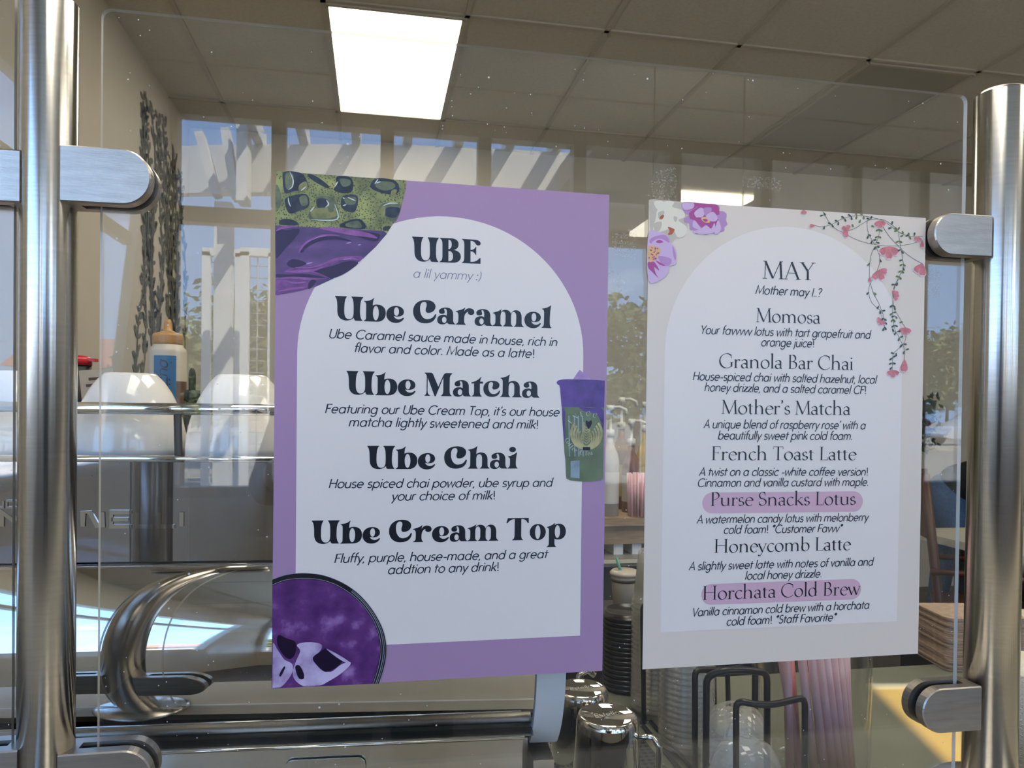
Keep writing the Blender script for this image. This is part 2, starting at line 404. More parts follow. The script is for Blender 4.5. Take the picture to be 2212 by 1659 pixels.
def clamp(xp, xt, zc, hh, label):
    """D-shaped glass clamp from the post (xp) to its round end (xt)"""
    s = 1 if xt > xp else -1; L = abs(xt - xp)
    t = thing('glass_clamp', label, 'clamp', (xp, 0, zc), 0, 'D-shaped steel clamps holding the panes')
    def dpts(grow, L0):
        p = [(0, -hh - grow), (L0 - hh, -hh - grow)]
        for k in range(1, 18):
            a = -PI / 2 + PI * k / 18; p.append((L0 - hh + (hh + grow) * math.cos(a), (hh + grow) * math.sin(a)))
        p += [(L0 - hh, hh + grow), (0, hh + grow)]
        return p
    for nm, y0, y1 in (('front_jaw', -0.0165, -0.0055), ('rear_jaw', 0.0055, 0.0165)):
        mb = MB()
        yo, yi = (y0, y1) if nm == 'front_jaw' else (y1, y0)
        pa, pb = dpts(-0.0012, L), dpts(0, L); n = len(pa); e = 0.0012 if yo < yi else -0.0012
        rings = [[(s * p[0], yo, p[1]) for p in pa], [(s * p[0], yo + e, p[1]) for p in pb], [(s * p[0], yi, p[1]) for p in pb]]
        vs = sum(rings, [])
        fs = [(k * n + i, k * n + (i + 1) % n, (k + 1) * n + (i + 1) % n, (k + 1) * n + i) for k in range(2) for i in range(n)]
        mb.add(vs, fs + [tuple(range(n - 1, -1, -1)), tuple(range(2 * n, 3 * n))]); mb.build(nm, M_clamp, t)
    mb = MB(); p = dpts(-0.002, L - 0.004)
    for y0 in (-0.0055, 0.003):
        mb.prism([(s * q[0], y0, q[1]) for q in p], (0, 0.0025, 0))
    mb.build('gasket', M_black, t)
    MB().box((s * 0.006, 0, 0), (0.012, 0.0111, 2 * hh)).build('bridge', M_clamp, t)
def clamp_px(px_p, px_t, py0, py1, xp, label):
    a, b = aty((px_p + px_t) / 2, py0, -0.0165), aty((px_p + px_t) / 2, py1, -0.0165)
    xt = aty(px_t, (py0 + py1) / 2, -0.0165).x
    clamp(xp, xt, (a.z + b.z) / 2, (a.z - b.z) / 2, label)
cl = aty(130, 380, -0.0165).x; cr_ = aty(2143, 507, -0.0165).x
clamp_px(130, 326, 318, 440, cl, 'steel clamp high on the left post, holding the poster pane')
clamp_px(130, 327, 1625, 1745, cl, 'steel clamp low on the left post, cut by the bottom edge')
clamp_px(2143, 2020, 461, 552, cr_, 'steel clamp high on the right post, above the white poster corner')
clamp_px(2120, 1994, 1487, 1583, aty(2120, 1530, -0.0165).x, 'steel clamp low on the right post, over the counter')
cl2 = aty(42, 380, -0.0165).x
clamp_px(42, -160, 316, 432, cl2, 'steel clamp high on the left side of the left post')
clamp_px(42, -160, 1628, 1748, cl2, 'steel clamp low on the left side of the left post')

# scuffed tape residue on the main pane
M_res = bpy.data.materials.new('tape_residue'); M_res.use_nodes = True
N, L = nodes_of(M_res); N.clear(); _o = N.new('ShaderNodeOutputMaterial'); _m = N.new('ShaderNodeMixShader'); _t = N.new('ShaderNodeBsdfTransparent'); _d = N.new('ShaderNodeBsdfDiffuse'); _d.inputs[0].default_value = (0.6, 0.6, 0.57, 1)
_c = N.new('ShaderNodeTexCoord'); _n = N.new('ShaderNodeTexNoise'); _n.inputs['Scale'].default_value = 900; _n.inputs['Detail'].default_value = 3; L.new(_c.outputs['Object'], _n.inputs['Vector'])
_r = N.new('ShaderNodeMapRange'); _r.inputs[1].default_value = 0.52; _r.inputs[2].default_value = 0.66; _r.inputs[4].default_value = 0.30; L.new(_n.outputs[0], _r.inputs[0])
L.new(_r.outputs[0], _m.inputs[0]); L.new(_t.outputs[0], _m.inputs[1]); L.new(_d.outputs[0], _m.inputs[2]); L.new(_m.outputs[0], _o.inputs[0])
for q in ([(1404, 372), (1460, 360), (1463, 440), (1410, 430)], [(1318, 505), (1378, 492), (1372, 560), (1330, 552)], [(1316, 565), (1350, 610), (1340, 632), (1312, 590)], [(1602, 380), (1690, 384), (1688, 412), (1604, 404)], [(2000, 574), (2032, 572), (2028, 640), (1999, 636)]):
    MB().add([aty(a, b, -PT_ / 2 - 0.0003) for a, b in q], [(0, 1, 2, 3)]).flat('tape_residue', M_res, main_pane, 0)
# ------------------------------------------------------------------ lettering
def in_even_odd(p, loops):
    c = False
    for poly in loops:
        j = len(poly) - 1
        for i in range(len(poly)):
            a, b = poly[i], poly[j]
            if (a[1] > p[1]) != (b[1] > p[1]) and p[0] < (b[0] - a[0]) * (p[1] - a[1]) / (b[1] - a[1]) + a[0]: c = not c
            j = i
    return c
def fill2d(loops):
    vs = []; es = []
    for l in loops:
        n = len(vs); k = len(l); vs += [Vector((p[0], p[1])) for p in l]; es += [(n + i, n + (i + 1) % k) for i in range(k)]
    V, E, F, *_ = delaunay_2d_cdt(vs, es, [], 0, 1e-7)
    F = [tuple(f) for f in F if in_even_odd((sum(V[i][0] for i in f) / len(f), sum(V[i][1] for i in f) / len(f)), loops)]
    return [(p[0], p[1]) for p in V], F
def EL(cx, cy, rx, ry, a0=0.0, a1=360.0, n=None):
    n = n or max(6, int(abs(a1 - a0) / 15))
    return [(cx + rx * math.cos(math.radians(a0 + (a1 - a0) * k / n)), cy + ry * math.sin(math.radians(a0 + (a1 - a0) * k / n))) for k in range(n + 1)]
def stroke(pts, wf):
    """strip along a polyline; wf(direction angle) -> width"""
    P = []
    for p in pts:
        if not P or math.hypot(p[0] - P[-1][0], p[1] - P[-1][1]) > 1e-5: P.append(p)
    closed = len(P) > 3 and math.hypot(P[0][0] - P[-1][0], P[0][1] - P[-1][1]) < 1e-4
    m = len(P); vs = []
    for i in range(m):
        if closed and i in (0, m - 1): a, b = P[m - 2], P[1]
        else: a, b = P[max(0, i - 1)], P[min(m - 1, i + 1)]
        d1 = (P[i][0] - a[0], P[i][1] - a[1]); d2 = (b[0] - P[i][0], b[1] - P[i][1])
        dx, dy = b[0] - a[0], b[1] - a[1]; l = math.hypot(dx, dy) or 1e-9
        nx, ny = -dy / l, dx / l
        k = 1.0
        l1, l2 = math.hypot(*d1), math.hypot(*d2)
        if l1 > 1e-9 and l2 > 1e-9:
            c = (d1[0] * d2[0] + d1[1] * d2[1]) / (l1 * l2); k = 1 / max(0.45, math.sqrt(max(0.0, (1 + c) / 2)))
        w_ = wf(math.atan2(dy, dx)) * 0.5 * k
        vs += [(P[i][0] + nx * w_, P[i][1] + ny * w_), (P[i][0] - nx * w_, P[i][1] - ny * w_)]
    return vs, [(2 * i, 2 * i + 1, 2 * i + 3, 2 * i + 2) for i in range(m - 1)]

def tstroke(pts, w):
    """strip that swells to w in the middle and tapers at both ends"""
    m = len(pts); vs = []
    for i in range(m):
        a, b = pts[max(0, i - 1)], pts[min(m - 1, i + 1)]; dx, dy = b[0] - a[0], b[1] - a[1]; l = math.hypot(dx, dy) or 1e-9
        h = w * 0.5 * (0.06 + 0.94 * math.sin(PI * (i + .3) / (m - .4)) ** 0.8)
        vs += [(pts[i][0] - dy / l * h, pts[i][1] + dx / l * h), (pts[i][0] + dy / l * h, pts[i][1] - dx / l * h)]
    return vs, [(2 * i, 2 * i + 1, 2 * i + 3, 2 * i + 2) for i in range(m - 1)]
# --- slanted geometric sans, one stroke weight
_B = lambda: EL(.33, .33, .27, .33)
_ar = lambda cx, rx=.23, top=.66: EL(cx, top - .26, rx, .26, 180, 0)
SANS = {
 'a': (.74, [_B(), [(.60, .66), (.60, 0)]]), 'b': (.72, [EL(.35, .33, .27, .33), [(.08, 1.06), (.08, 0)]]),
 'c': (.60, [EL(.33, .33, .27, .33, 42, 318)]), 'd': (.74, [_B(), [(.60, 1.06), (.60, 0)]]),
 'e': (.70, [[(.06, .33)] + EL(.33, .33, .27, .33, 0, 312)]), 'f': (.36, [[(.14, 0), (.14, .84)] + EL(.31, .84, .17, .21, 180, 80), [(0, .64), (.34, .64)]]),
 'g': (.74, [_B(), [(.60, .66), (.60, -.06)] + EL(.35, -.06, .25, .26, 0, -150)]), 'h': (.65, [[(.07, 1.06), (.07, 0)], [(.07, .36)] + _ar(.30) + [(.53, 0)]]),
 'i': (.22, [[(.09, .66), (.09, 0)]], (.09, .92)), 'j': (.22, [[(.10, .66), (.10, -.1)] + EL(-.06, -.1, .16, .2, 0, -80)], (.10, .92)),
 'k': (.52, [[(.07, 1.06), (.07, 0)], [(.46, .66), (.07, .26)], [(.2, .38), (.5, 0)]]), 'l': (.22, [[(.09, 1.06), (.09, 0)]]),
 'm': (1.0, [[(.07, .66), (.07, 0)], [(.07, .36)] + _ar(.27, .20) + [(.47, 0)], [(.47, .36)] + _ar(.67, .20) + [(.87, 0)]]),
 'n': (.65, [[(.07, .66), (.07, 0)], [(.07, .36)] + _ar(.30) + [(.53, 0)]]), 'o': (.70, [EL(.34, .33, .28, .33)]),
 'p': (.72, [EL(.35, .33, .27, .33), [(.08, .66), (.08, -.34)]]), 'q': (.74, [_B(), [(.60, .66), (.60, -.34)]]),
 'r': (.40, [[(.07, .66), (.07, 0)], [(.07, .36)] + EL(.26, .40, .19, .26, 180, 65)]),
 's': (.50, [EL(.24, .495, .17, .165, 35, 270) + EL(.24, .165, .19, .165, 90, -150)]), 't': (.38, [[(.16, .92), (.16, 0)], [(0, .64), (.36, .64)]]),
 'u': (.65, [[(.07, .66), (.07, .26)] + EL(.30, .26, .23, .26, 180, 360) + [(.53, .66)], [(.53, .66), (.53, 0)]]),
 'v': (.52, [[(.02, .66), (.25, 0), (.48, .66)]]), 'w': (.84, [[(.02, .66), (.21, 0), (.41, .62), (.61, 0), (.80, .66)]]),
 'y': (.54, [[(.02, .66), (.26, .02)], [(.50, .66), (.12, -.34)]]), 'z': (.52, [[(.05, .63), (.44, .63), (.05, .03), (.47, .03)]]),
 'A': (.74, [[(.02, 0), (.36, 1), (.70, 0)], [(.14, .34), (.58, .34)]]), 'C': (.90, [EL(.50, .5, .44, .5, 45, 315)]),
 'E': (.58, [[(.54, .03), (.08, .03), (.08, .97), (.54, .97)], [(.08, .52), (.46, .52)]]),
 'F': (.56, [[(.08, 0), (.08, .97), (.52, .97)], [(.08, .52), (.46, .52)]]), 'H': (.78, [[(.08, 0), (.08, 1)], [(.66, 0), (.66, 1)], [(.08, .52), (.66, .52)]]),
 'I': (.24, [[(.10, 0), (.10, 1)]]), 'M': (1.0, [[(.05, 0), (.15, 1), (.49, .12), (.83, 1), (.93, 0)]]),
 'S': (.60, [EL(.29, .75, .20, .25, 40, 270) + EL(.29, .25, .23, .25, 90, -150)]), 'T': (.60, [[(.02, .97), (.58, .97)], [(.30, .97), (.30, 0)]]),
 'U': (.74, [[(.08, 1), (.08, .29)] + EL(.36, .29, .28, .29, 180, 360) + [(.64, 1)]]), 'V': (.68, [[(.02, 1), (.34, 0), (.66, 1)]]),
 'Y': (.62, [[(.02, 1), (.30, .45), (.60, 1)], [(.30, .45), (.30, 0)]]), '!': (.36, [[(.22, 1), (.22, .28)]], (.22, .05)),
 ',': (.22, [[(.10, .07), (.04, -.15)]]), '.': (.22, [], (.09, .05)), "'": (.18, [[(.12, 1.02), (.06, .80)]]), '-': (.42, [[(.04, .33), (.38, .33)]]),
 '*': (.42, [EL(.2, .86, .18, .18, a, a + 180, 1) for a in (90, 30, 150)]), ':': (.22, [], (.09, .56), (.09, .05)),
 ')': (.32, [EL(-.1, .42, .32, .66, -60, 60)]), '?': (.54, [EL(.24, .78, .20, .21, 170, -60) + [(.24, .42), (.24, .27)]], (.24, .05)), ' ': (.32, []),
}
def sans_glyph(ch):
    g = SANS[ch]; out = []
    for s_ in g[1]: out.append(stroke(s_, lambda a: SANSW))
    for d in g[2:]:
        p = EL(d[0], d[1], .068, .068, 0, 360, 10)[:-1]; out.append((p, [tuple(range(len(p)))]))
    sl = lambda p: (p[0] + p[1] * (0.0 if ch == '!' else 0.21), p[1])
    return g[0], [([sl(p) for p in v], f) for v, f in out]

# --- light book serif, broad-nib contrast
def nib(a): return 0.030 + 0.068 * math.sin(a - 0.48) ** 2
def thn(a): return 0.032
def thk(a): return 0.096
_s = lambda x, y, w_: ('n', [(x - w_ / 2, y), (x + w_ / 2, y)])
_st = lambda x, a, b: ('k', [(x, a), (x, b)])
SER = {
 'M': (1.0, [('n', [(.13, .97), (.09, 0)]), ('k', [(.12, 1), (.48, .02)]), ('n', [(.48, .04), (.83, .98)]), ('k', [(.83, 1), (.88, 0)]), _s(.09, .012, .20), _s(.88, .012, .24), _s(.09, .988, .14), _s(.88, .988, .14)]),
 'A': (.78, [('n', [(.08, 0), (.38, 1)]), ('k', [(.37, 1), (.70, 0)]), ('n', [(.18, .36), (.57, .36)]), _s(.08, .012, .20), _s(.70, .012, .24)]),
 'Y': (.72, [('k', [(.09, 1), (.37, .5)]), ('n', [(.64, 1), (.37, .5)]), _st(.37, .5, 0), _s(.37, .012, .26), _s(.09, .988, .24), _s(.64, .988, .2)]),
 'G': (.90, [('p', EL(.48, .49, .42, .51, 48, 325)), _st(.78, .40, .08), _s(.78, .40, .24), ('n', [(.76, .88), (.77, .68)])]),
 'C': (.84, [('p', EL(.48, .49, .42, .51, 48, 318)), ('n', [(.76, .88), (.77, .68)])]),
 'B': (.68, [_st(.17, 1, 0), ('n', [(.08, .988), (.32, .988)]), ('p', EL(.32, .76, .19, .235, 90, -90)), ('n', [(.17, .525), (.33, .525)]), ('p', EL(.33, .27, .25, .26, 90, -90)), ('n', [(.08, .012), (.33, .012)])]),
 'F': (.60, [_st(.17, 1, 0), ('n', [(.08, .988), (.56, .988), (.57, .80)]), ('n', [(.17, .52), (.44, .52)]), ('n', [(.44, .60), (.44, .44)]), _s(.17, .012, .24)]),
 'T': (.70, [_st(.36, 1, 0), ('n', [(.05, .82), (.06, .988), (.66, .988), (.67, .82)]), _s(.36, .012, .26)]),
 'L': (.60, [_st(.17, 1, 0), ('n', [(.08, .012), (.55, .012), (.59, .20)]), _s(.17, .988, .24)]),
 'P': (.60, [_st(.17, 1, 0), ('n', [(.08, .988), (.32, .988)]), ('p', EL(.32, .745, .22, .25, 90, -90)), ('n', [(.32, .495), (.24, .49)]), _s(.17, .012, .24)]),
 'S': (.56, [('p', EL(.28, .75, .19, .25, 40, 270) + EL(.28, .25, .22, .25, 90, -150)), ('n', [(.43, .92), (.44, .74)]), ('n', [(.08, .28), (.08, .08)])]),
 'H': (.94, [_st(.17, 1, 0), _st(.77, 1, 0), ('n', [(.17, .52), (.77, .52)])] + [_s(x, y, .24) for x in (.17, .77) for y in (.012, .988)]),
 'o': (.62, [('p', EL(.31, .30, .24, .31))]),
 'a': (.52, [('p', EL(.23, .43, .16, .17, 165, 0) + [(.39, .10)] + EL(.45, .10, .06, .09, 180, 300)), ('p', EL(.22, .16, .15, .165, 40, 330)), ('n', [(.39, .38), (.33, .345)])]),
 'b': (.64, [_st(.14, 1.08, .04), ('p', EL(.34, .30, .23, .31)), ('n', [(.05, 1.03), (.14, 1.08)])]),
 'c': (.50, [('p', EL(.30, .30, .23, .31, 48, 318))]),
 'd': (.66, [('p', EL(.30, .30, .23, .31)), _st(.50, 1.08, .02), ('n', [(.41, 1.03), (.50, 1.08)]), ('n', [(.50, .03), (.60, .06)])]),
 'e': (.54, [('n', [(.08, .37), (.50, .37)]), ('p', EL(.30, .30, .225, .31, 14, 318))]),
 'h': (.70, [_st(.14, 1.08, 0), ('n', [(.05, 1.03), (.14, 1.08)]), ('p', [(.14, .40)] + EL(.35, .38, .19, .23, 160, 0)), _st(.54, .40, 0), _s(.14, .012, .20), _s(.54, .012, .20)]),
 'i': (.28, [_st(.14, .60, 0), ('n', [(.05, .55), (.14, .60)]), _s(.14, .012, .20), ('d', (.14, .84))]),
 'k': (.62, [_st(.14, 1.08, 0), ('n', [(.05, 1.03), (.14, 1.08)]), ('n', [(.48, .58), (.15, .27)]), ('k', [(.24, .36), (.54, .01)]), _s(.14, .012, .20), _s(.47, .585, .18), _s(.56, .012, .14)]),
 'l': (.28, [_st(.14, 1.08, 0), ('n', [(.05, 1.03), (.14, 1.08)]), _s(.14, .012, .20)]),
 'm': (1.06, [_st(.14, .60, 0), ('n', [(.05, .55), (.14, .60)]), ('p', [(.14, .40)] + EL(.34, .38, .18, .23, 160, 0)), _st(.52, .40, 0), ('p', [(.52, .40)] + EL(.72, .38, .18, .23, 160, 0)), _st(.90, .40, 0), _s(.14, .012, .20), _s(.52, .012, .20), _s(.90, .012, .20)]),
 'n': (.70, [_st(.14, .60, 0), ('n', [(.05, .55), (.14, .60)]), ('p', [(.14, .40)] + EL(.35, .38, .19, .23, 160, 0)), _st(.54, .40, 0), _s(.14, .012, .20), _s(.54, .012, .20)]),
 'r': (.44, [_st(.14, .60, 0), ('n', [(.05, .55), (.14, .60)]), ('p', [(.14, .38), (.20, .52), (.28, .59), (.38, .58)]), _s(.14, .012, .22), ('d', (.37, .555))]),
 's': (.42, [('p', EL(.21, .455, .13, .155, 45, 270) + EL(.21, .15, .15, .15, 90, -145)), ('n', [(.31, .58), (.32, .46)]), ('n', [(.07, .17), (.07, .04)])]),
 't': (.38, [('k', [(.16, .74), (.16, .12)]), ('p', EL(.24, .12, .08, .11, 180, 310)), ('n', [(.04, .585), (.34, .585)]), ('n', [(.06, .60), (.16, .74)])]),
 'u': (.68, [_st(.13, .60, .20), ('p', EL(.33, .20, .20, .20, 180, 340)), _st(.53, .60, .02), ('n', [(.04, .57), (.13, .60)]), ('n', [(.44, .57), (.53, .60)]), ('n', [(.53, .03), (.63, .05)])]),
 'v': (.56, [('k', [(.06, .58), (.29, 0)]), ('n', [(.29, 0), (.50, .58)]), _s(.07, .588, .18), _s(.50, .588, .14)]),
 'w': (.84, [('k', [(.06, .58), (.26, 0)]), ('n', [(.26, 0), (.43, .54)]), ('k', [(.40, .58), (.58, 0)]), ('n', [(.58, 0), (.77, .58)]), _s(.07, .588, .18), _s(.42, .588, .14), _s(.77, .588, .14)]),
 'y': (.56, [('k', [(.06, .58), (.30, 0)]), ('n', [(.50, .58), (.24, -.16), (.14, -.30), (.06, -.28)]), _s(.07, .588, .18), _s(.50, .588, .14), ('d', (.06, -.26))]),
 "'": (.24, [('p', [(.13, 1.0), (.14, .9), (.08, .78)]), ('d', (.115, .98))]), ' ': (.30, []), '&': (.8, [('p', EL(.34, .78, .16, .2)), ('k', [(.22, .66), (.66, 0)]), ('p', EL(.32, .26, .24, .26, 100, 350))]),
 'E': (.62, [_st(.17, 1, 0), ('n', [(.08, .988), (.54, .988), (.55, .82)]), ('n', [(.17, .52), (.44, .52)]), ('n', [(.08, .012), (.56, .012), (.59, .2)])]),
 'N': (.9, [('n', [(.17, .98), (.17, 0)]), ('k', [(.15, 1), (.76, 0)]), ('n', [(.76, 1), (.76, .02)]), _s(.17, .012, .2), _s(.10, .988, .14), _s(.76, .988, .2)]),
 'O': (.96, [('p', EL(.48, .49, .40, .51))]), 'f': (.36, [_st(.15, .84, 0), ('p', EL(.28, .84, .13, .22, 180, 60)), ('n', [(.04, .585), (.32, .585)]), _s(.15, .012, .22)]),
}
def serif_glyph(ch):
    g = SER[ch]; out = []
    for k, p in g[1]:
        if k == 'd':
            q = EL(p[0], p[1], .055, .055, 0, 360, 10)[:-1]; out.append((q, [tuple(range(len(q)))]))
        else: out.append(stroke(p, {'n': thn, 'k': thk, 'p': nib}[k]))
    return g[0], out

# --- heavy soft serif, outlines
def path(s):
    t = s.split(); loops = []; i = 0
    while i < len(t):
        c = t[i]
        if c == 'O':
            cx, cy, rx, ry = map(float, t[i + 1:i + 5]); loops.append(EL(cx, cy, rx, ry, 0, 360, 24)[:-1]); i += 5
        elif c == 'M':
            loops.append([(float(t[i + 1]), float(t[i + 2]))]); i += 3
        elif c == 'L':
            i += 1
            while i < len(t) and t[i] not in 'OMLC': loops[-1].append((float(t[i]), float(t[i + 1]))); i += 2
        elif c == 'C':
            i += 1
            while i < len(t) and t[i] not in 'OMLC':
                a = loops[-1][-1]; q = [float(x) for x in t[i:i + 6]]; i += 6
                loops[-1] += [(p.x, p.y) for p in bez((a[0], a[1], 0), (q[0], q[1], 0), (q[2], q[3], 0), (q[4], q[5], 0), 7)[1:]]
    r = []
    for l in loops:
        m = [l[0]]
        for p in l[1:]:
            if math.hypot(p[0] - m[-1][0], p[1] - m[-1][1]) > 0.05: m.append(p)
        if math.hypot(m[0][0] - m[-1][0], m[0][1] - m[-1][1]) < 0.05: m.pop()
        r.append(m)
    return r
_Cc = 'M 54 99 C 20 99 0 78 0 50 C 0 20 20 0 48 0 C 80 0 96 15 98 39 L 93 41 C 86 24 72 18 58 18 C 40 18 29 40 29 62 C 29 82 36 91 46 91 C 55 91 58 84 56 72 C 52 62 51 55 55 48 C 62 42 75 46 84 52 C 96 62 98 78 88 88 C 80 96 68 99 54 99'
BOLD = {
 'U': (118, 'M 0 100 L 48 100 L 48 98 C 40 90 38 72 38 40 C 38 14 46 5 58 5 C 70 5 76 14 76 34 C 76 70 76 88 66 98 L 66 100 L 114 100 L 114 97 C 104 88 102 70 102 40 C 102 18 106 8 113 1 L 113 0 L 84 0 C 80 2 78 6 77 12 C 70 4 60 0 49 -1 C 22 -1 10 14 10 40 C 10 74 8 90 0 97'),
 'b': (92, 'M 0 -1 L 52 -1 C 76 -2 90 14 90 36 C 90 58 76 71 56 71 C 48 71 41 70 36 66 C 36 80 38 90 42 97 L 39 97 C 30 88 18 84 0 84 L 0 82 C 8 78 9 74 9 66 L 9 14 C 9 8 6 4 0 1 O 49 35 12 30.5'),
 'e': (77, 'M 74 18 C 66 2 52 -3 38 -3 C 14 -3 0 13 0 33 C 0 53 16 69 40 69 C 60 69 73 58 73 45 C 73 30 60 24 46 24 C 38 24 34 25 31 26 C 34 16 46 10 57 13 C 63 15 67 18 70 21 O 42 45 10.5 18.5'),
 'C': (102, _Cc),
 'a': (78, 'M 7 51 C 4 62 18 71 38 71 C 58 71 68 60 68 40 L 68 22 C 68 12 70 6 77 2 L 77 0 L 52 0 C 47 1 44 4 42 8 C 37 1 30 -2 21 -2 C 6 -2 0 6 0 17 C 0 32 12 40 28 40 C 34 40 38 38 41 36 L 41 48 C 41 60 37 66 32 66 C 28 66 28 62 31 56 C 34 48 28 43 20 43 C 12 43 8 46 7 51 O 30 18 9.5 13'),
 'r': (82, 'M 0 57 C 14 62 28 64 38 73 L 41 73 C 38 66 37 62 37 58 C 42 68 52 73 62 72 C 76 71 81 62 80 54 C 79 46 70 42 62 44 C 54 46 50 51 54 57 C 46 56 37 46 37 26 C 37 12 38 6 44 2 L 44 0 L 1 0 L 1 2 C 10 6 12 10 12 20 L 12 38 C 12 50 8 54 0 55'),
 'm': (139, 'M 0 57 C 14 62 26 64 36 73 L 39 73 C 36 68 35 65 35 62 C 42 70 50 73 59 72 C 70 71 77 64 79 56 C 86 68 94 73 104 72 C 120 71 127 58 127 38 L 127 20 C 127 10 130 6 137 2 L 137 0 L 94 0 L 94 2 C 102 6 103 12 103 24 L 103 44 C 103 58 98 64 91 64 C 84 64 80 56 80 40 L 80 20 C 80 10 82 6 89 2 L 89 0 L 46 0 L 46 2 C 54 6 56 12 56 24 L 56 44 C 56 58 52 64 45 64 C 38 64 34 56 34 42 L 34 18 C 34 8 36 6 42 2 L 42 0 L 0 0 L 0 2 C 10 6 12 10 12 22 L 12 40 C 12 50 8 54 0 55'),
 'l': (46, 'M 0 84 C 14 86 28 90 38 99 L 41 99 C 38 80 36 60 36 30 C 36 12 38 6 44 2 L 44 0 L 0 0 L 0 2 C 8 6 10 12 10 22 L 10 64 C 10 76 8 80 0 82'),
 'M': (120, 'M 0 100 L 28 100 C 34 98 36 92 38 88 L 58 40 L 78 88 C 82 96 86 100 92 100 L 116 100 L 116 97 C 107 90 106 84 106 72 L 106 26 C 106 12 108 6 115 2 L 115 0 L 70 0 L 70 2 C 78 8 79 12 79 26 L 79 80 L 47 -2 L 43 -2 L 13 78 L 13 26 C 13 12 15 6 24 2 L 24 0 L 0 0 L 0 2 C 8 6 9 12 9 26 L 9 80 C 9 90 6 94 0 97'),
 't': (52, 'M 0 57 L 12 57 L 12 20 C 12 10 10 6 2 2 L 2 0 L 46 0 L 46 2 C 40 6 37 12 37 26 L 37 57 L 50 57 L 50 66 L 38 66 C 39 74 40 80 44 86 L 41 86 C 32 76 20 66 0 62'),
 'h': (95, 'M 0 84 C 14 86 28 90 38 99 L 41 99 C 37 88 36 78 36 64 C 42 70 50 73 58 72 C 76 71 85 58 85 40 L 85 20 C 85 10 87 6 94 2 L 94 0 L 52 0 L 52 2 C 60 6 61 12 61 24 L 61 44 C 61 58 56 64 49 64 C 41 64 36 56 36 42 L 36 18 C 36 8 38 6 43 2 L 43 0 L 0 0 L 0 2 C 8 6 10 12 10 22 L 10 64 C 10 76 8 80 0 82'),
 'i': (46, 'M 0 54 C 14 57 28 62 38 72 L 41 72 C 38 56 36 44 36 26 C 36 12 38 6 44 2 L 44 0 L 0 0 L 0 2 C 8 6 10 12 10 22 L 10 36 C 10 46 8 50 0 52 O 21 85 15 12'),
 'T': (104, 'M 5 100 L 99 100 L 100 78 L 95 76 C 90 90 80 95 66 95 L 66 26 C 66 12 68 6 75 2 L 75 0 L 25 0 L 25 2 C 34 6 36 12 36 26 L 36 95 C 24 95 12 90 3 76 L -1 78'),
 'o': (78, 'O 37 35 37 37 O 37 35 12 31'),
 'p': (92, 'M 0 57 C 14 62 26 66 36 75 L 38 75 C 37 72 36 69 36 66 C 42 70 50 73 58 72 C 76 71 88 56 88 36 C 88 14 74 0 54 0 C 46 0 40 1 36 4 L 36 -14 C 36 -24 38 -28 44 -32 L 44 -34 L 0 -34 L 0 -32 C 8 -28 10 -24 10 -14 L 10 38 C 10 50 8 54 0 55 O 49 36 12 29'),
 'B': (96, 'M 0 100 L 50 100 C 72 100 82 90 82 77 C 82 64 74 56 62 53 C 80 50 92 41 92 26 C 92 8 76 0 55 0 L 0 0 L 0 2 C 9 6 12 12 12 26 L 12 74 C 12 88 9 94 0 98 M 38 94 C 46 94 52 88 52 75 C 52 62 46 56 38 55 M 38 48 C 50 48 58 40 58 27 C 58 12 52 6 38 5'),
 'E': (90, 'M 0 100 L 58 99 C 76 98 84 90 82 82 C 79 72 64 74 60 82 C 54 92 46 93 38 93 L 38 56 C 48 56 56 60 60 69 L 63 69 L 63 36 L 60 36 C 56 46 48 50 38 50 L 38 7 C 54 6 66 10 77 23 L 82 24 L 82 0 L 0 0 L 0 2 C 9 6 11 12 11 26 L 11 74 C 11 88 9 94 0 98'),
 ' ': (34, ''),
}
_BC = {}
def bold_glyph(ch):
    if ch == 'c':
        a, g = bold_glyph('C'); return a * .72, [([(x * .74, y * .72 - .005) for x, y in v], f) for v, f in g]
    if ch not in _BC:
        adv, s_ = BOLD[ch]
        _BC[ch] = (adv / 100, [fill2d([[(x / 100, y / 100) for x, y in l] for l in path(s_)])] if s_ else [])
    return _BC[ch]
SANSW = 0.115
def text_shapes(text, glyph):
    x = 0; out = []
    for ch in text:
        adv, g = glyph(ch)
        for v, f in g: out.append(([(p[0] + x, p[1]) for p in v], f))
        x += adv
    xs = [p[0] for v, f in out for p in v]
    return out, min(xs), max(xs)
def set_text(mb, text, glyph, a, b, cap, y):
    """letters from point a to point b (x, z on the sheet), cap height in metres, at depth y"""
    out, x0, x1 = text_shapes(text, glyph); a, b = Vector(a), Vector(b)
    d = (b - a) / (x1 - x0); n = Vector((-d.y, d.x)).normalized() * cap
    for v, f in out:
        mb.add([(q.x, y, q.y) for q in (a + d * (p[0] - x0) + n * p[1] for p in v)], f)

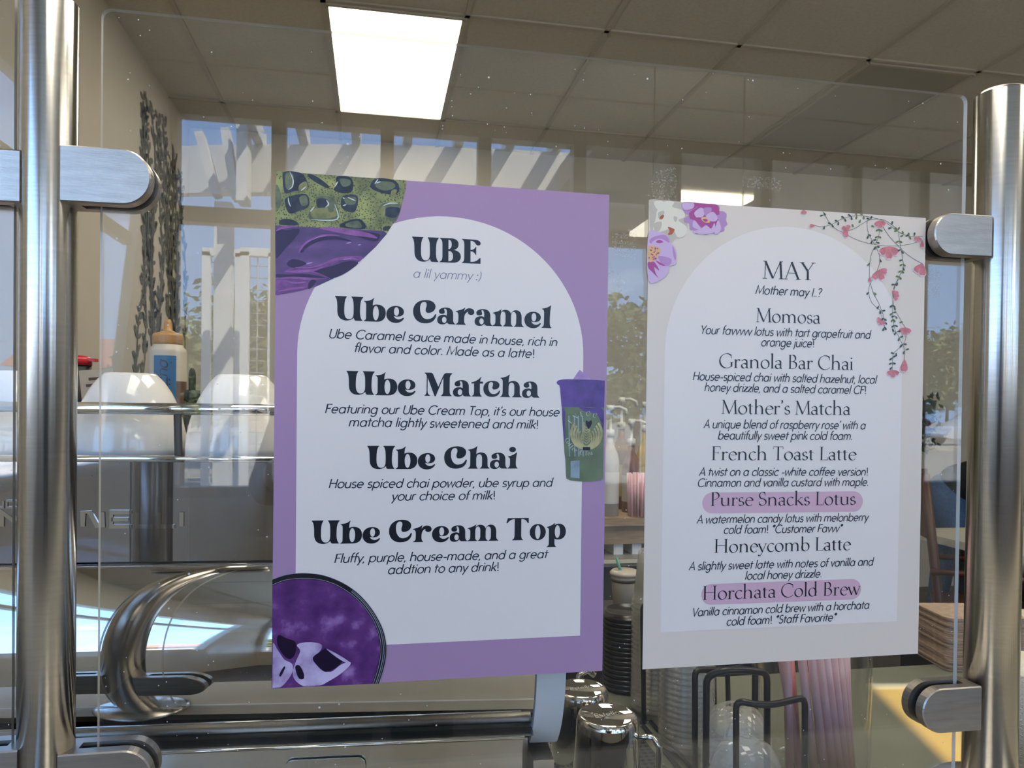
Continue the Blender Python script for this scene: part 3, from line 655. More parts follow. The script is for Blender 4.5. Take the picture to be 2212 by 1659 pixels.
# ------------------------------------------------------------------ the two posters
PY = -0.0032      # sheet front face; print sits a hair in front of it
def P(px, py, o): p = aty(px, py, PY); return (p.x - o[0], p.z - o[1])
def loop_mesh(mb, loops, y):
    v, f = fill2d(loops); mb.add([(p[0], y, p[1]) for p in v], f)
def smooth_loop(pts, n=6):
    """closed Catmull-Rom"""
    r = []; m = len(pts)
    for i in range(m):
        p0, p1, p2, p3 = pts[i - 1], pts[i], pts[(i + 1) % m], pts[(i + 2) % m]
        for k in range(n):
            t = k / n
            r.append(tuple(0.5 * (2 * p1[j] + (p2[j] - p0[j]) * t + (2 * p0[j] - 5 * p1[j] + 4 * p2[j] - p3[j]) * t * t + (3 * p1[j] - p0[j] - 3 * p2[j] + p3[j]) * t ** 3) for j in (0, 1)))
    return r
def smooth_open(pts, n=6):
    r = []; m = len(pts)
    for i in range(m - 1):
        p0, p1, p2, p3 = pts[max(0, i - 1)], pts[i], pts[i + 1], pts[min(m - 1, i + 2)]
        for k in range(n):
            t = k / n
            r.append(tuple(0.5 * (2 * p1[j] + (p2[j] - p0[j]) * t + (2 * p0[j] - 5 * p1[j] + 4 * p2[j] - p3[j]) * t * t + (3 * p1[j] - p0[j] - 3 * p2[j] + p3[j]) * t ** 3) for j in (0, 1)))
    return r + [tuple(pts[-1])]
PR = dict(rough=0.34, spec=0.45)
M_purple = mat('purple_print', (0.40, 0.235, 0.37), **PR)
M_pwhite = mat('white_print', (0.80, 0.70, 0.62), **PR)
M_ink = mat('black_ink', (0.010, 0.011, 0.016), **PR)
M_ink2 = mat('soft_black_ink', (0.022, 0.026, 0.04), **PR)
M_greyink = mat('grey_ink', (0.22, 0.21, 0.26), **PR)
M_paper = mat('stone_print', (0.74, 0.62, 0.51), **PR)
M_back = mat('poster_back', (0.75, 0.75, 0.75), 0.6)
def sheet(name, c, label, m):
    """c = corner pixels TL TR BR BL"""
    p = [aty(x, y, PY) for x, y in c]; o = (p[3].x, p[3].z)
    t = thing(name, label, 'poster', (o[0], 0, o[1]), 0, 'menu posters on the sneeze guard')
    q = [(v.x - o[0], v.z - o[1]) for v in p]
    mb = MB(); vs = [(a, PY, b) for a, b in q] + [(a, -0.0026, b) for a, b in q]
    mb.add(vs, [(0, 3, 2, 1), (0, 1, 5, 4), (1, 2, 6, 5), (2, 3, 7, 6), (3, 0, 4, 7)]); mb.cur = 1; mb.add(vs, [(4, 5, 6, 7)])
    mb.build('sheet', [m, M_back], t)
    return t, o, q
def arch_loop(o, l0, l1, r0, r1, cx, top):
    """white arch: left side l0(top) l1(bottom), right side r0 r1, apex (cx, top) in pixels"""
    a, b, c, d, e = P(*l0, o), P(*l1, o), P(*r0, o), P(*r1, o), P(cx, top, o)
    pts = [b, d, c]
    mx_, rx, ry = (a[0] + c[0]) / 2, (c[0] - a[0]) / 2, e[1] - (a[1] + c[1]) / 2
    for k in range(1, 48):
        t = PI * k / 48; pts.append((mx_ + rx * math.cos(t), (c[1] + (a[1] - c[1]) * k / 48) + ry * math.sin(t)))
    return pts + [a]
D1, D2, D3, D4, D5 = (PY - 0.00012 * k for k in (1, 2, 3, 4, 5))
UBE, UO, UQ = sheet('poster', [(597, 370), (1316, 421), (1301, 1449), (587, 1487)], 'purple ube drinks menu poster with white arch and dark bold headings', M_purple)
mb = MB(); loop_mesh(mb, [arch_loop(UO, (642, 762), (637.5, 1402), (1260, 770), (1253, 1373), 952, 467)], D1); mb.flat('arch_panel', M_pwhite, UBE)
def lines(parent, o, rows, name, glyph, m, y=None):
    for text, x0, x1, b0, b1, cap in rows:
        mb = MB(); a, b = P(x0, b0, o), P(x1, b1, o)
        k = (aty(x0, b0, PY) - aty(x0, b0 - cap, PY)).length
        set_text(mb, text, glyph, a, b, k, D2 if y is None else y); mb.flat(name, m, parent, 5e-7)
lines(UBE, UO, [('UBE', 890, 1038, 564, 570, 53), ('Ube Caramel', 723, 1191, 691, 709, 52), ('Ube Matcha', 748, 1165, 852, 859, 51),
    ('Ube Chai', 793, 1118, 1013, 1012, 50), ('Ube Cream Top', 673, 1222, 1175, 1165, 50.5)], 'heading', bold_glyph, M_ink)
lines(UBE, UO, [('Ube Caramel sauce made in house, rich in', 711, 1204, 730, 748, 19.5), ('flavor and color. Made as a latte!', 766, 1154, 760.5, 773, 19.5),
    ("Featuring our Ube Cream Top, it's our house", 702, 1209, 892, 899, 19.5), ('matcha lightly sweetened and milk!', 753, 1162, 921, 926, 19.5),
    ('House spiced chai powder, ube syrup and', 710, 1196, 1054, 1051, 19), ('your choice of milk!', 845, 1069, 1081, 1078.7, 19),
    ('Fluffy, purple, house-made, and a great', 722, 1185, 1215.8, 1205, 19.3), ('addtion to any drink!', 838, 1077, 1240, 1233, 19.3)], 'description', sans_glyph, M_ink2)
SANSW = 0.075
lines(UBE, UO, [('a lil yammy :)', 893, 1040, 599.5, 605.5, 19)], 'tagline', sans_glyph, M_greyink)
SANSW = 0.115
# printed photos: iced matcha and ube cream in the top left corner
def blob_mat(name, c0, c1, scale, lo=0.35, hi=0.65, c2=None, dist=0.0, stretch=(1, 1, 1)):
    m = bpy.data.materials.new(name); m.use_nodes = True; N, L = nodes_of(m); b = N['Principled BSDF']
    b.inputs['Roughness'].default_value = 0.34; b.inputs['Specular IOR Level'].default_value = 0.45
    t = N.new('ShaderNodeTexCoord'); mp = N.new('ShaderNodeMapping'); mp.inputs['Scale'].default_value = stretch; L.new(t.outputs['Object'], mp.inputs[0])
    n = N.new('ShaderNodeTexNoise'); n.inputs['Scale'].default_value = scale; n.inputs['Detail'].default_value = 8; n.inputs['Distortion'].default_value = dist
    L.new(mp.outputs[0], n.inputs['Vector']); r = N.new('ShaderNodeValToRGB'); L.new(n.outputs[0], r.inputs[0]); e = r.color_ramp.elements
    e[0].position = lo; e[0].color = tuple(c0) + (1,); e[1].position = hi; e[1].color = tuple(c1) + (1,)
    if c2: q = e.new((lo + hi) / 2); q.color = tuple(c2) + (1,)
    L.new(r.outputs[0], b.inputs['Base Color']); return m, N, L, r, b
M_match, N_, L_, R_, B_ = blob_mat('matcha_print', (0.16, 0.17, 0.06), (0.36, 0.36, 0.11), 60)
_t = N_.new('ShaderNodeTexCoord')
_v = N_.new('ShaderNodeTexVoronoi'); _v.inputs['Scale'].default_value = 560; L_.new(_t.outputs['Object'], _v.inputs['Vector'])
_l = N_.new('ShaderNodeMath'); _l.operation = 'LESS_THAN'; _l.inputs[1].default_value = 0.33; L_.new(_v.outputs['Distance'], _l.inputs[0])
_x = N_.new('ShaderNodeMix'); _x.data_type = 'RGBA'; L_.new(_l.outputs[0], _x.inputs[0]); L_.new(R_.outputs[0], _x.inputs[6]); _x.inputs[7].default_value = (0.07, 0.075, 0.03, 1)
L_.new(_x.outputs[2], B_.inputs['Base Color'])
M_ube, *_ = blob_mat('ube_cream_print', (0.055, 0.03, 0.10), (0.16, 0.075, 0.22), 18, stretch=(1, 1, 3))
M_ubel = mat('ube_highlight_print', (0.27, 0.09, 0.27), noise=0.3, nscale=90, **PR)
M_ubed = mat('ube_dark_print', (0.035, 0.02, 0.065), **PR)
M_iced = mat('ice_dark_print', (0.030, 0.036, 0.05), noise=0.5, nscale=90, **PR)
M_icel = mat('ice_light_print', (0.13, 0.145, 0.08), noise=0.35, nscale=120, **PR)
M_icew = mat('ice_glint_print', (0.6, 0.62, 0.55), **PR)
# big circle that crops both photos: boundary sampled from the print
CIR = [(878, 391), (876, 410), (870, 435), (862, 458), (850, 482), (836, 505), (812, 533), (785, 558), (755, 580), (720, 602), (685, 618), (650, 628), (620, 634), (596, 637)]
def q_(l): return [P(x, y, UO) for x, y in l]
mb = MB(); loop_mesh(mb, [q_([(597, 370), (878, 390)] + CIR[:6] + [(829, 499), (594, 487)])], D2); mb.flat('matcha_photo', M_match, UBE)
mb = MB(); loop_mesh(mb, [q_([(594, 487), (829, 499)] + CIR[5:])], D2); mb.flat('ube_cream_photo', M_ube, UBE)
def zc(l, ox=560, oy=340, k=5.53): return [P(ox + x / k, oy + y / k, UO) for x, y in l]
ICE = [([(300, 172), (480, 182), (560, 260), (580, 380), (420, 400), (310, 430), (280, 260)], 0), ([(590, 195), (700, 240), (830, 340), (810, 370), (680, 300), (590, 235)], 0),
       ([(930, 230), (1100, 245), (1110, 400), (1000, 430), (895, 390), (920, 330)], 0), ([(1390, 255), (1600, 270), (1670, 350), (1640, 440), (1480, 430), (1330, 360)], 0),
       ([(330, 480), (560, 440), (595, 580), (480, 640), (360, 670), (312, 560)], 0), ([(680, 475), (890, 490), (940, 740), (620, 750), (605, 640), (690, 560)], 1),
       ([(1000, 465), (1170, 460), (1165, 600), (1110, 660), (985, 600)], 0), ([(1500, 545), (1690, 560), (1620, 770), (1500, 700), (1430, 610)], 1), ([(1530, 600), (1680, 610), (1630, 720), (1500, 690)], 0),
       ([(270, 740), (400, 745), (470, 810), (250, 805)], 0), ([(1000, 780), (1200, 735), (1265, 855), (980, 835)], 0), ([(1490, 830), (1570, 825), (1530, 875), (1480, 868)], 0),
       ([(200, 330), (255, 420), (260, 560), (200, 620)], 1)]
mb = MB()
for l, k in ICE: mb.cur = k; loop_mesh(mb, [smooth_loop(zc(l), 4)], D3 if k else D3 - 0.00006)
for l, k in (([(320, 190), (400, 200), (405, 290), (350, 390), (310, 330)], 1), ([(430, 200), (520, 240), (540, 330), (470, 370), (420, 300)], 0), ([(480, 330), (560, 290), (575, 380), (480, 400)], 3), ([(960, 260), (1080, 270), (1085, 330), (1000, 350)], 1), ([(1430, 290), (1590, 300), (1620, 360), (1500, 400), (1390, 350)], 1), ([(1580, 400), (1640, 385), (1630, 440), (1575, 455)], 3),
             ([(480, 480), (560, 460), (580, 560), (510, 580)], 1), ([(690, 500), (800, 500), (800, 590), (700, 600)], 0), ([(640, 620), (900, 610), (910, 710), (650, 730)], 3), ([(820, 520), (880, 530), (890, 640), (830, 650)], 1), ([(1020, 480), (1150, 480), (1140, 560), (1040, 560)], 1), ([(1040, 790), (1180, 760), (1220, 840), (1050, 830)], 1), ([(1440, 620), (1500, 570), (1500, 700), (1460, 690)], 3)):
    mb.cur = k; loop_mesh(mb, [smooth_loop(zc(l), 4)], D3 - 0.00008)
mb.cur = 2
for l in ([(365, 172), (405, 270), (395, 350), (350, 390)], [(345, 480), (355, 540), (375, 590)], [(940, 290), (905, 350)], [(1420, 260), (1380, 320)], [(1450, 290), (1400, 310)], [(610, 650), (660, 590)], [(800, 510), (830, 560), (790, 600)], [(1000, 480), (1020, 500)], [(1060, 480), (1150, 520)], [(1000, 580), (1040, 565)], [(1480, 580), (1560, 550), (1660, 550)], [(500, 400), (560, 350)], [(620, 745), (930, 740), (900, 560)]):
    v, f = tstroke(smooth_open(zc(l), 5), 0.0011); mb.add([(p[0], D4, p[1]) for p in v], f)
mb.flat('ice_cubes', [M_iced, M_icel, M_icew, mat('ice_amber_print', (0.24, 0.23, 0.08), noise=0.3, nscale=120, **PR)], UBE)
mb = MB()
SW = [(2, [(190, 1640), (330, 1610), (480, 1580), (600, 1560), (700, 1530), (640, 1480), (420, 1440), (195, 1440)], 0), (2, [(300, 1360), (430, 1310), (600, 1300), (760, 1280), (900, 1215), (1060, 1185), (1200, 1185), (1240, 1195), (1190, 1250), (1120, 1225), (1000, 1225), (860, 1290), (700, 1350), (560, 1385), (420, 1390), (310, 1385)], 0),
      (1, [(330, 1270), (400, 1215), (520, 1240), (560, 1275), (470, 1310), (380, 1315)], 0), (1, [(640, 1365), (900, 1290), (1010, 1250), (1110, 1240), (1180, 1270), (1000, 1400), (840, 1450), (760, 1410)], 0), (1, [(195, 1395), (350, 1400), (560, 1395), (720, 1420), (780, 1440), (500, 1438), (195, 1432)], 0),
      (1, [(700, 835), (900, 850), (1120, 870), (1380, 905), (1440, 930), (1410, 1000), (1300, 990), (1120, 930), (900, 880)], 0), (1, [(195, 880), (330, 870), (480, 860), (430, 960), (300, 1100), (195, 1200)], 0)]
for k, l, _z in SW: mb.cur = k; loop_mesh(mb, [[(max(p[0], 0.0004), p[1]) for p in smooth_loop(zc(l), 4)]], D3)
for k, l, w_ in ((0, [(470, 1150), (500, 1090), (570, 1020), (680, 960), (800, 930), (960, 935)], .0024), (0, [(720, 845), (900, 866), (1100, 898), (1300, 930), (1410, 965)], .0050), (0, [(200, 880), (270, 845), (340, 832), (460, 828)], .0022), (0, [(310, 1362), (440, 1366), (640, 1350), (760, 1310)], .0024), (0, [(430, 1312), (600, 1318), (750, 1280), (900, 1214), (1050, 1188), (1230, 1186)], .0012), (0, [(820, 1262), (950, 1215), (1080, 1205), (1180, 1222)], .0028),
                 (0, [(195, 1446), (400, 1440), (620, 1452), (800, 1448)], .0022), (0, [(300, 1470), (420, 1500), (560, 1490)], .0016), (0, [(230, 1600), (400, 1570), (560, 1550)], .0020), (0, [(560, 1350), (700, 1388), (850, 1450)], .0014), (3, [(1180, 1050), (1215, 1042)], .0010), (3, [(1040, 1030), (1100, 1015)], .0010), (3, [(560, 1275), (600, 1264), (640, 1255)], .0012), (3, [(600, 1010), (700, 955), (800, 935)], .0006), (3, [(1000, 1220), (1100, 1212)], .0008),
                 (1, [(500, 1140), (560, 1060), (700, 985), (900, 960), (1100, 1000)], .0030), (1, [(590, 1570), (630, 1500), (680, 1475)], .0045)):
    mb.cur = k; v, f = tstroke(smooth_open(zc(l), 8), w_); mb.add([(max(p[0], 0.0004), D4, p[1]) for p in v], f)
M_ubem = mat('ube_mid_print', (0.17, 0.06, 0.20), noise=0.4, nscale=110, **PR); M_ubew = mat('ube_glint_print', (0.45, 0.25, 0.48), **PR)
mb.flat('cream_swirls', [M_ubel, M_ubed, M_ubem, M_ubew], UBE)
# purple foam glass, bottom left
M_foam, *_ = blob_mat('foam_print', (0.075, 0.018, 0.11), (0.36, 0.19, 0.42), 48, 0.40, 0.74, (0.13, 0.035, 0.17))
M_foam2 = mat('foam_dark_print', (0.012, 0.004, 0.02), **PR)
M_tip, *_ = blob_mat('cream_tip_print', (0.20, 0.09, 0.26), (0.62, 0.50, 0.68), 30, 0.36, 0.6)
M_rim = mat('glass_rim_print', (0.015, 0.010, 0.012), **PR)
M_rim2 = mat('glass_rim_light_print', (0.30, 0.33, 0.36), **PR)
def zf(l): return zc(l, 560, 1200)
def ring(out, inn, y, mb):
    loop_mesh(mb, [out + inn[::-1]], y)
OUT = [(157, 285), (300, 235), (450, 212), (600, 212), (750, 232), (900, 280), (1050, 355), (1190, 460), (1310, 590), (1410, 740), (1480, 890), (1515, 1040), (1518, 1180), (1490, 1340), (1430, 1528)]
INN = [(157, 360), (300, 305), (450, 284), (600, 282), (750, 302), (890, 345), (1010, 410), (1140, 505), (1250, 620), (1340, 750), (1405, 890), (1440, 1040), (1440, 1180), (1410, 1340), (1350, 1532)]
so_, si_ = smooth_open(zf(OUT), 4), smooth_open(zf(INN), 4)
mb = MB(); loop_mesh(mb, [si_ + zf([(150, 1588)])], D2); mb.flat('foam_photo', M_foam, UBE)
mb = MB(); ring(so_, si_, D3, mb); mb.cur = 1
for sh, w_ in ((0.5, .0006), (0.75, .0004), (0.15, .0004)):
    l = [(a[0] * sh + b[0] * (1 - sh), a[1] * sh + b[1] * (1 - sh)) for a, b in zip(so_, si_)]
    v, f = stroke(l[26:] if sh > .3 else l, lambda a: w_); mb.add([(p[0], D4, p[1]) for p in v], f)
v, f = stroke(so_, lambda a: .0003); mb.add([(p[0], D4, p[1]) for p in v], f)
mb.flat('glass_rim_photo', [M_rim, M_rim2], UBE)
mb = MB()
for l, k, y in (([(450, 1070), (520, 1040), (640, 1035), (740, 1060), (745, 1110), (700, 1180), (690, 1260), (740, 1340), (850, 1390), (980, 1300), (1085, 1270), (1075, 1320), (960, 1420), (830, 1500), (700, 1565), (560, 1570), (440, 1500), (400, 1400), (440, 1260), (490, 1140)], 1, D3), ([(150, 1060), (230, 1140), (300, 1240), (390, 1290), (400, 1380), (330, 1500), (240, 1580), (150, 1588)], 1, D3),
        ([(230, 950), (330, 990), (430, 1030), (440, 1130), (400, 1220), (340, 1230), (270, 1160), (215, 1050)], 0, D3), ([(640, 1220), (740, 1140), (800, 1110), (900, 1180), (1000, 1225), (960, 1300), (860, 1370), (780, 1385), (690, 1310)], 0, D4),
        ([(430, 1330), (480, 1310), (530, 1400), (530, 1470), (470, 1460)], 0, D4), ([(240, 1420), (290, 1330), (310, 1340), (260, 1440)], 0, D4), ([(800, 1110), (960, 1190), (1085, 1275), (1040, 1280), (920, 1210)], 1, D5)):
    mb.cur = k; loop_mesh(mb, [[(max(a, 0.0006 + UQ[3][0] + (UQ[0][0] - UQ[3][0]) * b / .457), max(b, 0.0006 + (UQ[2][1] - UQ[3][1]) * a / .305 + UQ[3][1])) for a, b in smooth_loop(zf(l), 4)]], y)
mb.flat('cream_peak', [M_foam2, M_tip], UBE)
# printed take-away cup at the right edge
M_cupv = mat('cup_violet_print', (0.10, 0.05, 0.22), noise=0.35, nscale=70, **PR)
M_cupg = mat('cup_green_print', (0.13, 0.165, 0.085), noise=0.25, nscale=50, **PR)
M_cupb = mat('cup_shade_print', (0.26, 0.32, 0.35), noise=0.2, nscale=60, **PR)
M_gold = mat('gold_print', (0.42, 0.36, 0.16), noise=0.35, nscale=90, **PR)
M_lilac = mat('lilac_print', (0.40, 0.24, 0.47), noise=0.2, nscale=90, **PR)
def zk(l): return zc(l, 1180, 780, 5.925)
mb = MB()
loop_mesh(mb, [zk([(338, 235), (425, 112), (480, 150), (575, 240)])], D3); mb.cur = 1
loop_mesh(mb, [smooth_open(zk([(130, 275), (160, 245), (260, 232), (420, 236), (600, 240), (748, 250)]), 4) + zk([(740, 600), (195, 590), (175, 350), (165, 310), (140, 295)])], D3); mb.cur = 2
loop_mesh(mb, [zk([(197, 585), (740, 595), (727, 1500), (690, 1525), (560, 1542), (420, 1540), (310, 1528), (258, 1505), (250, 1450), (243, 1260), (232, 1180)])], D3)
mb.cur = 1; loop_mesh(mb, [smooth_loop(zk([(420, 590), (560, 600), (700, 600), (735, 700), (725, 880), (690, 760), (640, 680), (560, 660), (480, 640)]), 4)], D4)
loop_mesh(mb, [smooth_loop(zk([(200, 610), (240, 640), (235, 760), (240, 980), (222, 980)]), 4)], D4)
mb.cur = 3; loop_mesh(mb, [zk([(310, 1280), (425, 1270), (425, 1500), (310, 1490)])], D4)
for x in (280, 350, 400, 455): loop_mesh(mb, [zk([(x, 700), (x + 16, 700), (x + 22, 1220), (x + 8, 1220)])], D4)
mb.flat('cup_photo', [M_lilac, M_cupv, M_cupg, M_cupb], UBE)
mb = MB(); mb.cur = 0
for k, (r0, r1, w_) in enumerate(((195, 205, .0024), (160, 178, .0022), (128, 150, .0018), (98, 122, .0016), (70, 96, .0013))):
    a = [(512 + r0 * math.cos(math.radians(t)), 925 - r1 * math.sin(math.radians(t)) + k * 16) for t in range(140, 401, 10)]
    v, f = stroke(zk(a), lambda g, w_=w_: w_ * (0.35 + 0.65 * abs(math.sin(g)))); mb.add([(p[0], D5, p[1]) for p in v], f)
for k in range(7):
    for s in (-1, 1):
        v, f = stroke(zk([(512, 1060 - k * 34), (512 + s * 30, 1030 - k * 34), (512 + s * (62 - k * 5), 985 - k * 34)]), lambda g: .0011); mb.add([(p[0], D5, p[1]) for p in v], f)
mb.cur = 1
loop_mesh(mb, [smooth_loop(zk([(540, 870), (505, 800), (510, 760), (540, 775), (572, 757), (580, 800)]), 4)], D5)
loop_mesh(mb, [zk([(465, 1100), (560, 1100), (560, 1140), (465, 1140)])], D5)
mb.flat('cup_logo', [M_gold, M_foam2], UBE)
def arc_text(parent, text, cx, cy, r, a0, a1, cap, m, inward):
    mb = MB()
    for k, ch in enumerate(text):
        if ch == ' ': continue
        t = math.radians(a0 + (a1 - a0) * k / max(1, len(text) - 1)); adv, g = serif_glyph(ch)
        c = zk([(cx + r * math.cos(t), cy - r * math.sin(t))])[0]; s = cap * 7.2e-5
        up = Vector((math.cos(t), math.sin(t))) * (-1 if inward else 1); rt = Vector((up.y, -up.x))
        for v, f in g:
            mb.add([(c[0] + (rt.x * (p[0] - adv / 2) + up.x * p[1]) * s, D5, c[1] + (rt.y * (p[0] - adv / 2) + up.y * p[1]) * s) for p in v], f)
    mb.flat('cup_lettering', m, parent)
thk_, thk = thk, lambda a: 0.13
arc_text(UBE, 'ENFOC', 512, 935, 235, 142, 66, 62, mat('cream_print', (0.55, 0.56, 0.48), **PR), False)
arc_text(UBE, 'Coffee & Tea', 515, 920, 286, 200, 283, 58, MATS['cream_print'], True)
thk = thk_

# ---- the May poster
MAY, MO, MQ = sheet('poster', [(1402, 432), (2000, 471), (1983, 1412), (1388, 1446)], 'white and stone May drinks menu poster with printed flowers in its upper corners', M_paper)
mb = MB(); loop_mesh(mb, [arch_loop(MO, (1436, 760), (1427, 1366), (1949, 765), (1937, 1342), 1698, 490)], D1); mb.flat('arch_panel', M_pwhite, MAY)
M_pink = mat('pink_highlight_print', (0.66, 0.40, 0.46), **PR)
def pill(l):
    a, b, c, d = (P(x, y, MO) for x, y in l); h1, h2 = (a[1] - d[1]) / 2, (b[1] - c[1]) / 2
    pts = []
    for k in range(13):
        t = PI / 2 - PI * k / 12; pts.append((b[0] - h2 + h2 * math.cos(t), (b[1] + c[1]) / 2 + h2 * math.sin(t)))
    for k in range(13):
        t = -PI / 2 - PI * k / 12; pts.append((a[0] + h1 + h1 * math.cos(t), (a[1] + d[1]) / 2 + h1 * math.sin(t)))
    mb = MB(); loop_mesh(mb, [pts], D2); mb.flat('pink_highlight', M_pink, MAY)
pill([(1517, 1064), (1864, 1061), (1864, 1105), (1517, 1109)]); pill([(1515, 1262), (1860, 1250), (1860, 1294), (1515, 1307)])
lines(MAY, MO, [('MAY', 1647, 1761, 601.5, 605.5, 38)], 'title', serif_glyph, M_ink, D3)
lines(MAY, MO, [('Momosa', 1633, 1771, 695.5, 699, 30), ('Granola Bar Chai', 1553, 1842, 794, 799, 30.5), ("Mother's Matcha", 1558, 1836, 894, 896, 30),
    ('French Toast Latte', 1537, 1850, 993.6, 993.6, 29.5), ('Purse Snacks Lotus', 1535, 1848, 1093, 1090, 29.5), ('Honeycomb Latte', 1543, 1838, 1194, 1187.7, 29.5), ('Horchata Cold Brew', 1518, 1858, 1295.8, 1284, 30)], 'heading', serif_glyph, M_ink, D3)
lines(MAY, MO, [('Mother may I..?', 1631, 1776, 635, 641.5, 18.5), ('Your favvvvv lotus with tart grapefruit and', 1515, 1882, 721, 731.7, 18), ('orange juice!', 1644, 1758, 747.5, 750.3, 18),
    ('House-spiced chai with salted hazelnut, local', 1496, 1895, 821, 828.6, 18), ('honey drizzle, and a salted caramel CF!', 1521, 1870, 845, 851, 18),
    ("A unique blend of raspberry rose' with a", 1519, 1870, 924.5, 927, 18), ('beautifully sweet pink cold foam.', 1550, 1840, 949, 950, 18),
    ('A twist on a classic -white coffee version!', 1509, 1874, 1027.7, 1027, 17.6), ('Cinnamon and vanilla custard with maple.', 1507, 1875, 1051.5, 1049, 17.6),
    ('A watermelon candy lotus with melonberry', 1504, 1877, 1130.8, 1125, 17.6), ('cold foam! *Customer Favvv*', 1563, 1821, 1152.7, 1149, 17.6),
    ('A slightly sweet latte with notes of vanilla and', 1487, 1888, 1231.8, 1221, 17.6), ('local honey drizzle.', 1609, 1774, 1252, 1247, 17.6),
    ('Vanilla cinnamon cold brew with a horchata', 1497, 1878, 1331, 1314.5, 17.6), ('cold foam! *Staff Favorite*', 1569, 1808, 1351, 1341, 17.6)], 'description', sans_glyph, M_ink2, D3)
# printed flowers
M_leaf = mat('leaf_print', (0.05, 0.085, 0.055), **PR); M_leaf2 = mat('olive_leaf_print', (0.13, 0.17, 0.05), **PR); M_stem = mat('stem_print', (0.10, 0.13, 0.11), **PR)
M_rose = mat('rose_print', (0.60, 0.18, 0.19), noise=0.2, nscale=160, **PR); M_blush = mat('blush_print', (0.78, 0.55, 0.56), **PR)
def zr(l, ox=1680, oy=420, k=5.53): return [P(ox + x / k, oy + y / k, MO) for x, y in l]
VINES = [[(440, 372), (540, 385), (650, 355), (760, 295), (880, 262), (1000, 255), (1130, 278), (1250, 310), (1330, 365), (1430, 440), (1530, 490), (1620, 508), (1728, 503)],
         [(535, 200), (580, 280), (640, 365), (720, 430), (800, 450)], [(840, 435), (920, 405), (1010, 350), (1080, 310), (1180, 295), (1280, 310), (1370, 370), (1430, 415)],
         [(820, 480), (950, 545), (1130, 595), (1330, 618), (1520, 605), (1640, 578), (1725, 545)], [(1065, 310), (1070, 420), (1110, 520), (1160, 600)], [(1210, 390), (1205, 500), (1160, 600)],
         [(1160, 620), (1115, 720), (1095, 860), (1095, 990)], [(1165, 620), (1210, 720), (1215, 820), (1185, 910)], [(1250, 380), (1330, 500), (1470, 650), (1590, 750), (1720, 825)],
         [(1440, 440), (1450, 540), (1470, 650), (1490, 770), (1500, 880), (1460, 960), (1410, 1060), (1380, 1180), (1370, 1310)], [(1445, 1010), (1390, 1100), (1372, 1220), (1390, 1360), (1450, 1470), (1520, 1590)],
         [(1150, 990), (1100, 1070), (1085, 1170), (1120, 1290), (1230, 1390)], [(1105, 1060), (1140, 1180), (1200, 1290), (1240, 1400), (1240, 1500)], [(1235, 1390), (1265, 1460), (1270, 1600)],
         [(1365, 1310), (1368, 1450), (1400, 1620), (1440, 1690), (1490, 1800)], [(1530, 1680), (1525, 1730), (1490, 1800), (1420, 1860), (1375, 1920), (1365, 2100)], [(1490, 1790), (1510, 1860), (1512, 1990)]]
mb = MB()
for l in VINES:
    v, f = stroke(smooth_open(zr(l), 5), lambda a: .00042); mb.add([(p[0], D3, p[1]) for p in v], f)
mb.flat('vine_stems', M_stem, MAY)
def leaf(mb, x, y, ang, ln, wd):
    a = math.radians(ang); pts = []
    for k in range(12):
        t = 2 * PI * k / 12; u, v_ = ln * (0.5 + 0.5 * math.cos(t)), wd * math.sin(t) * (0.75 + 0.35 * math.cos(t))
        pts.append((x + u * math.cos(a) - v_ * math.sin(a), y - u * math.sin(a) - v_ * math.cos(a)))
    p = zr(pts); mb.add([(q[0], D4, q[1]) for q in p], [tuple(range(len(p)))])
mb = MB()
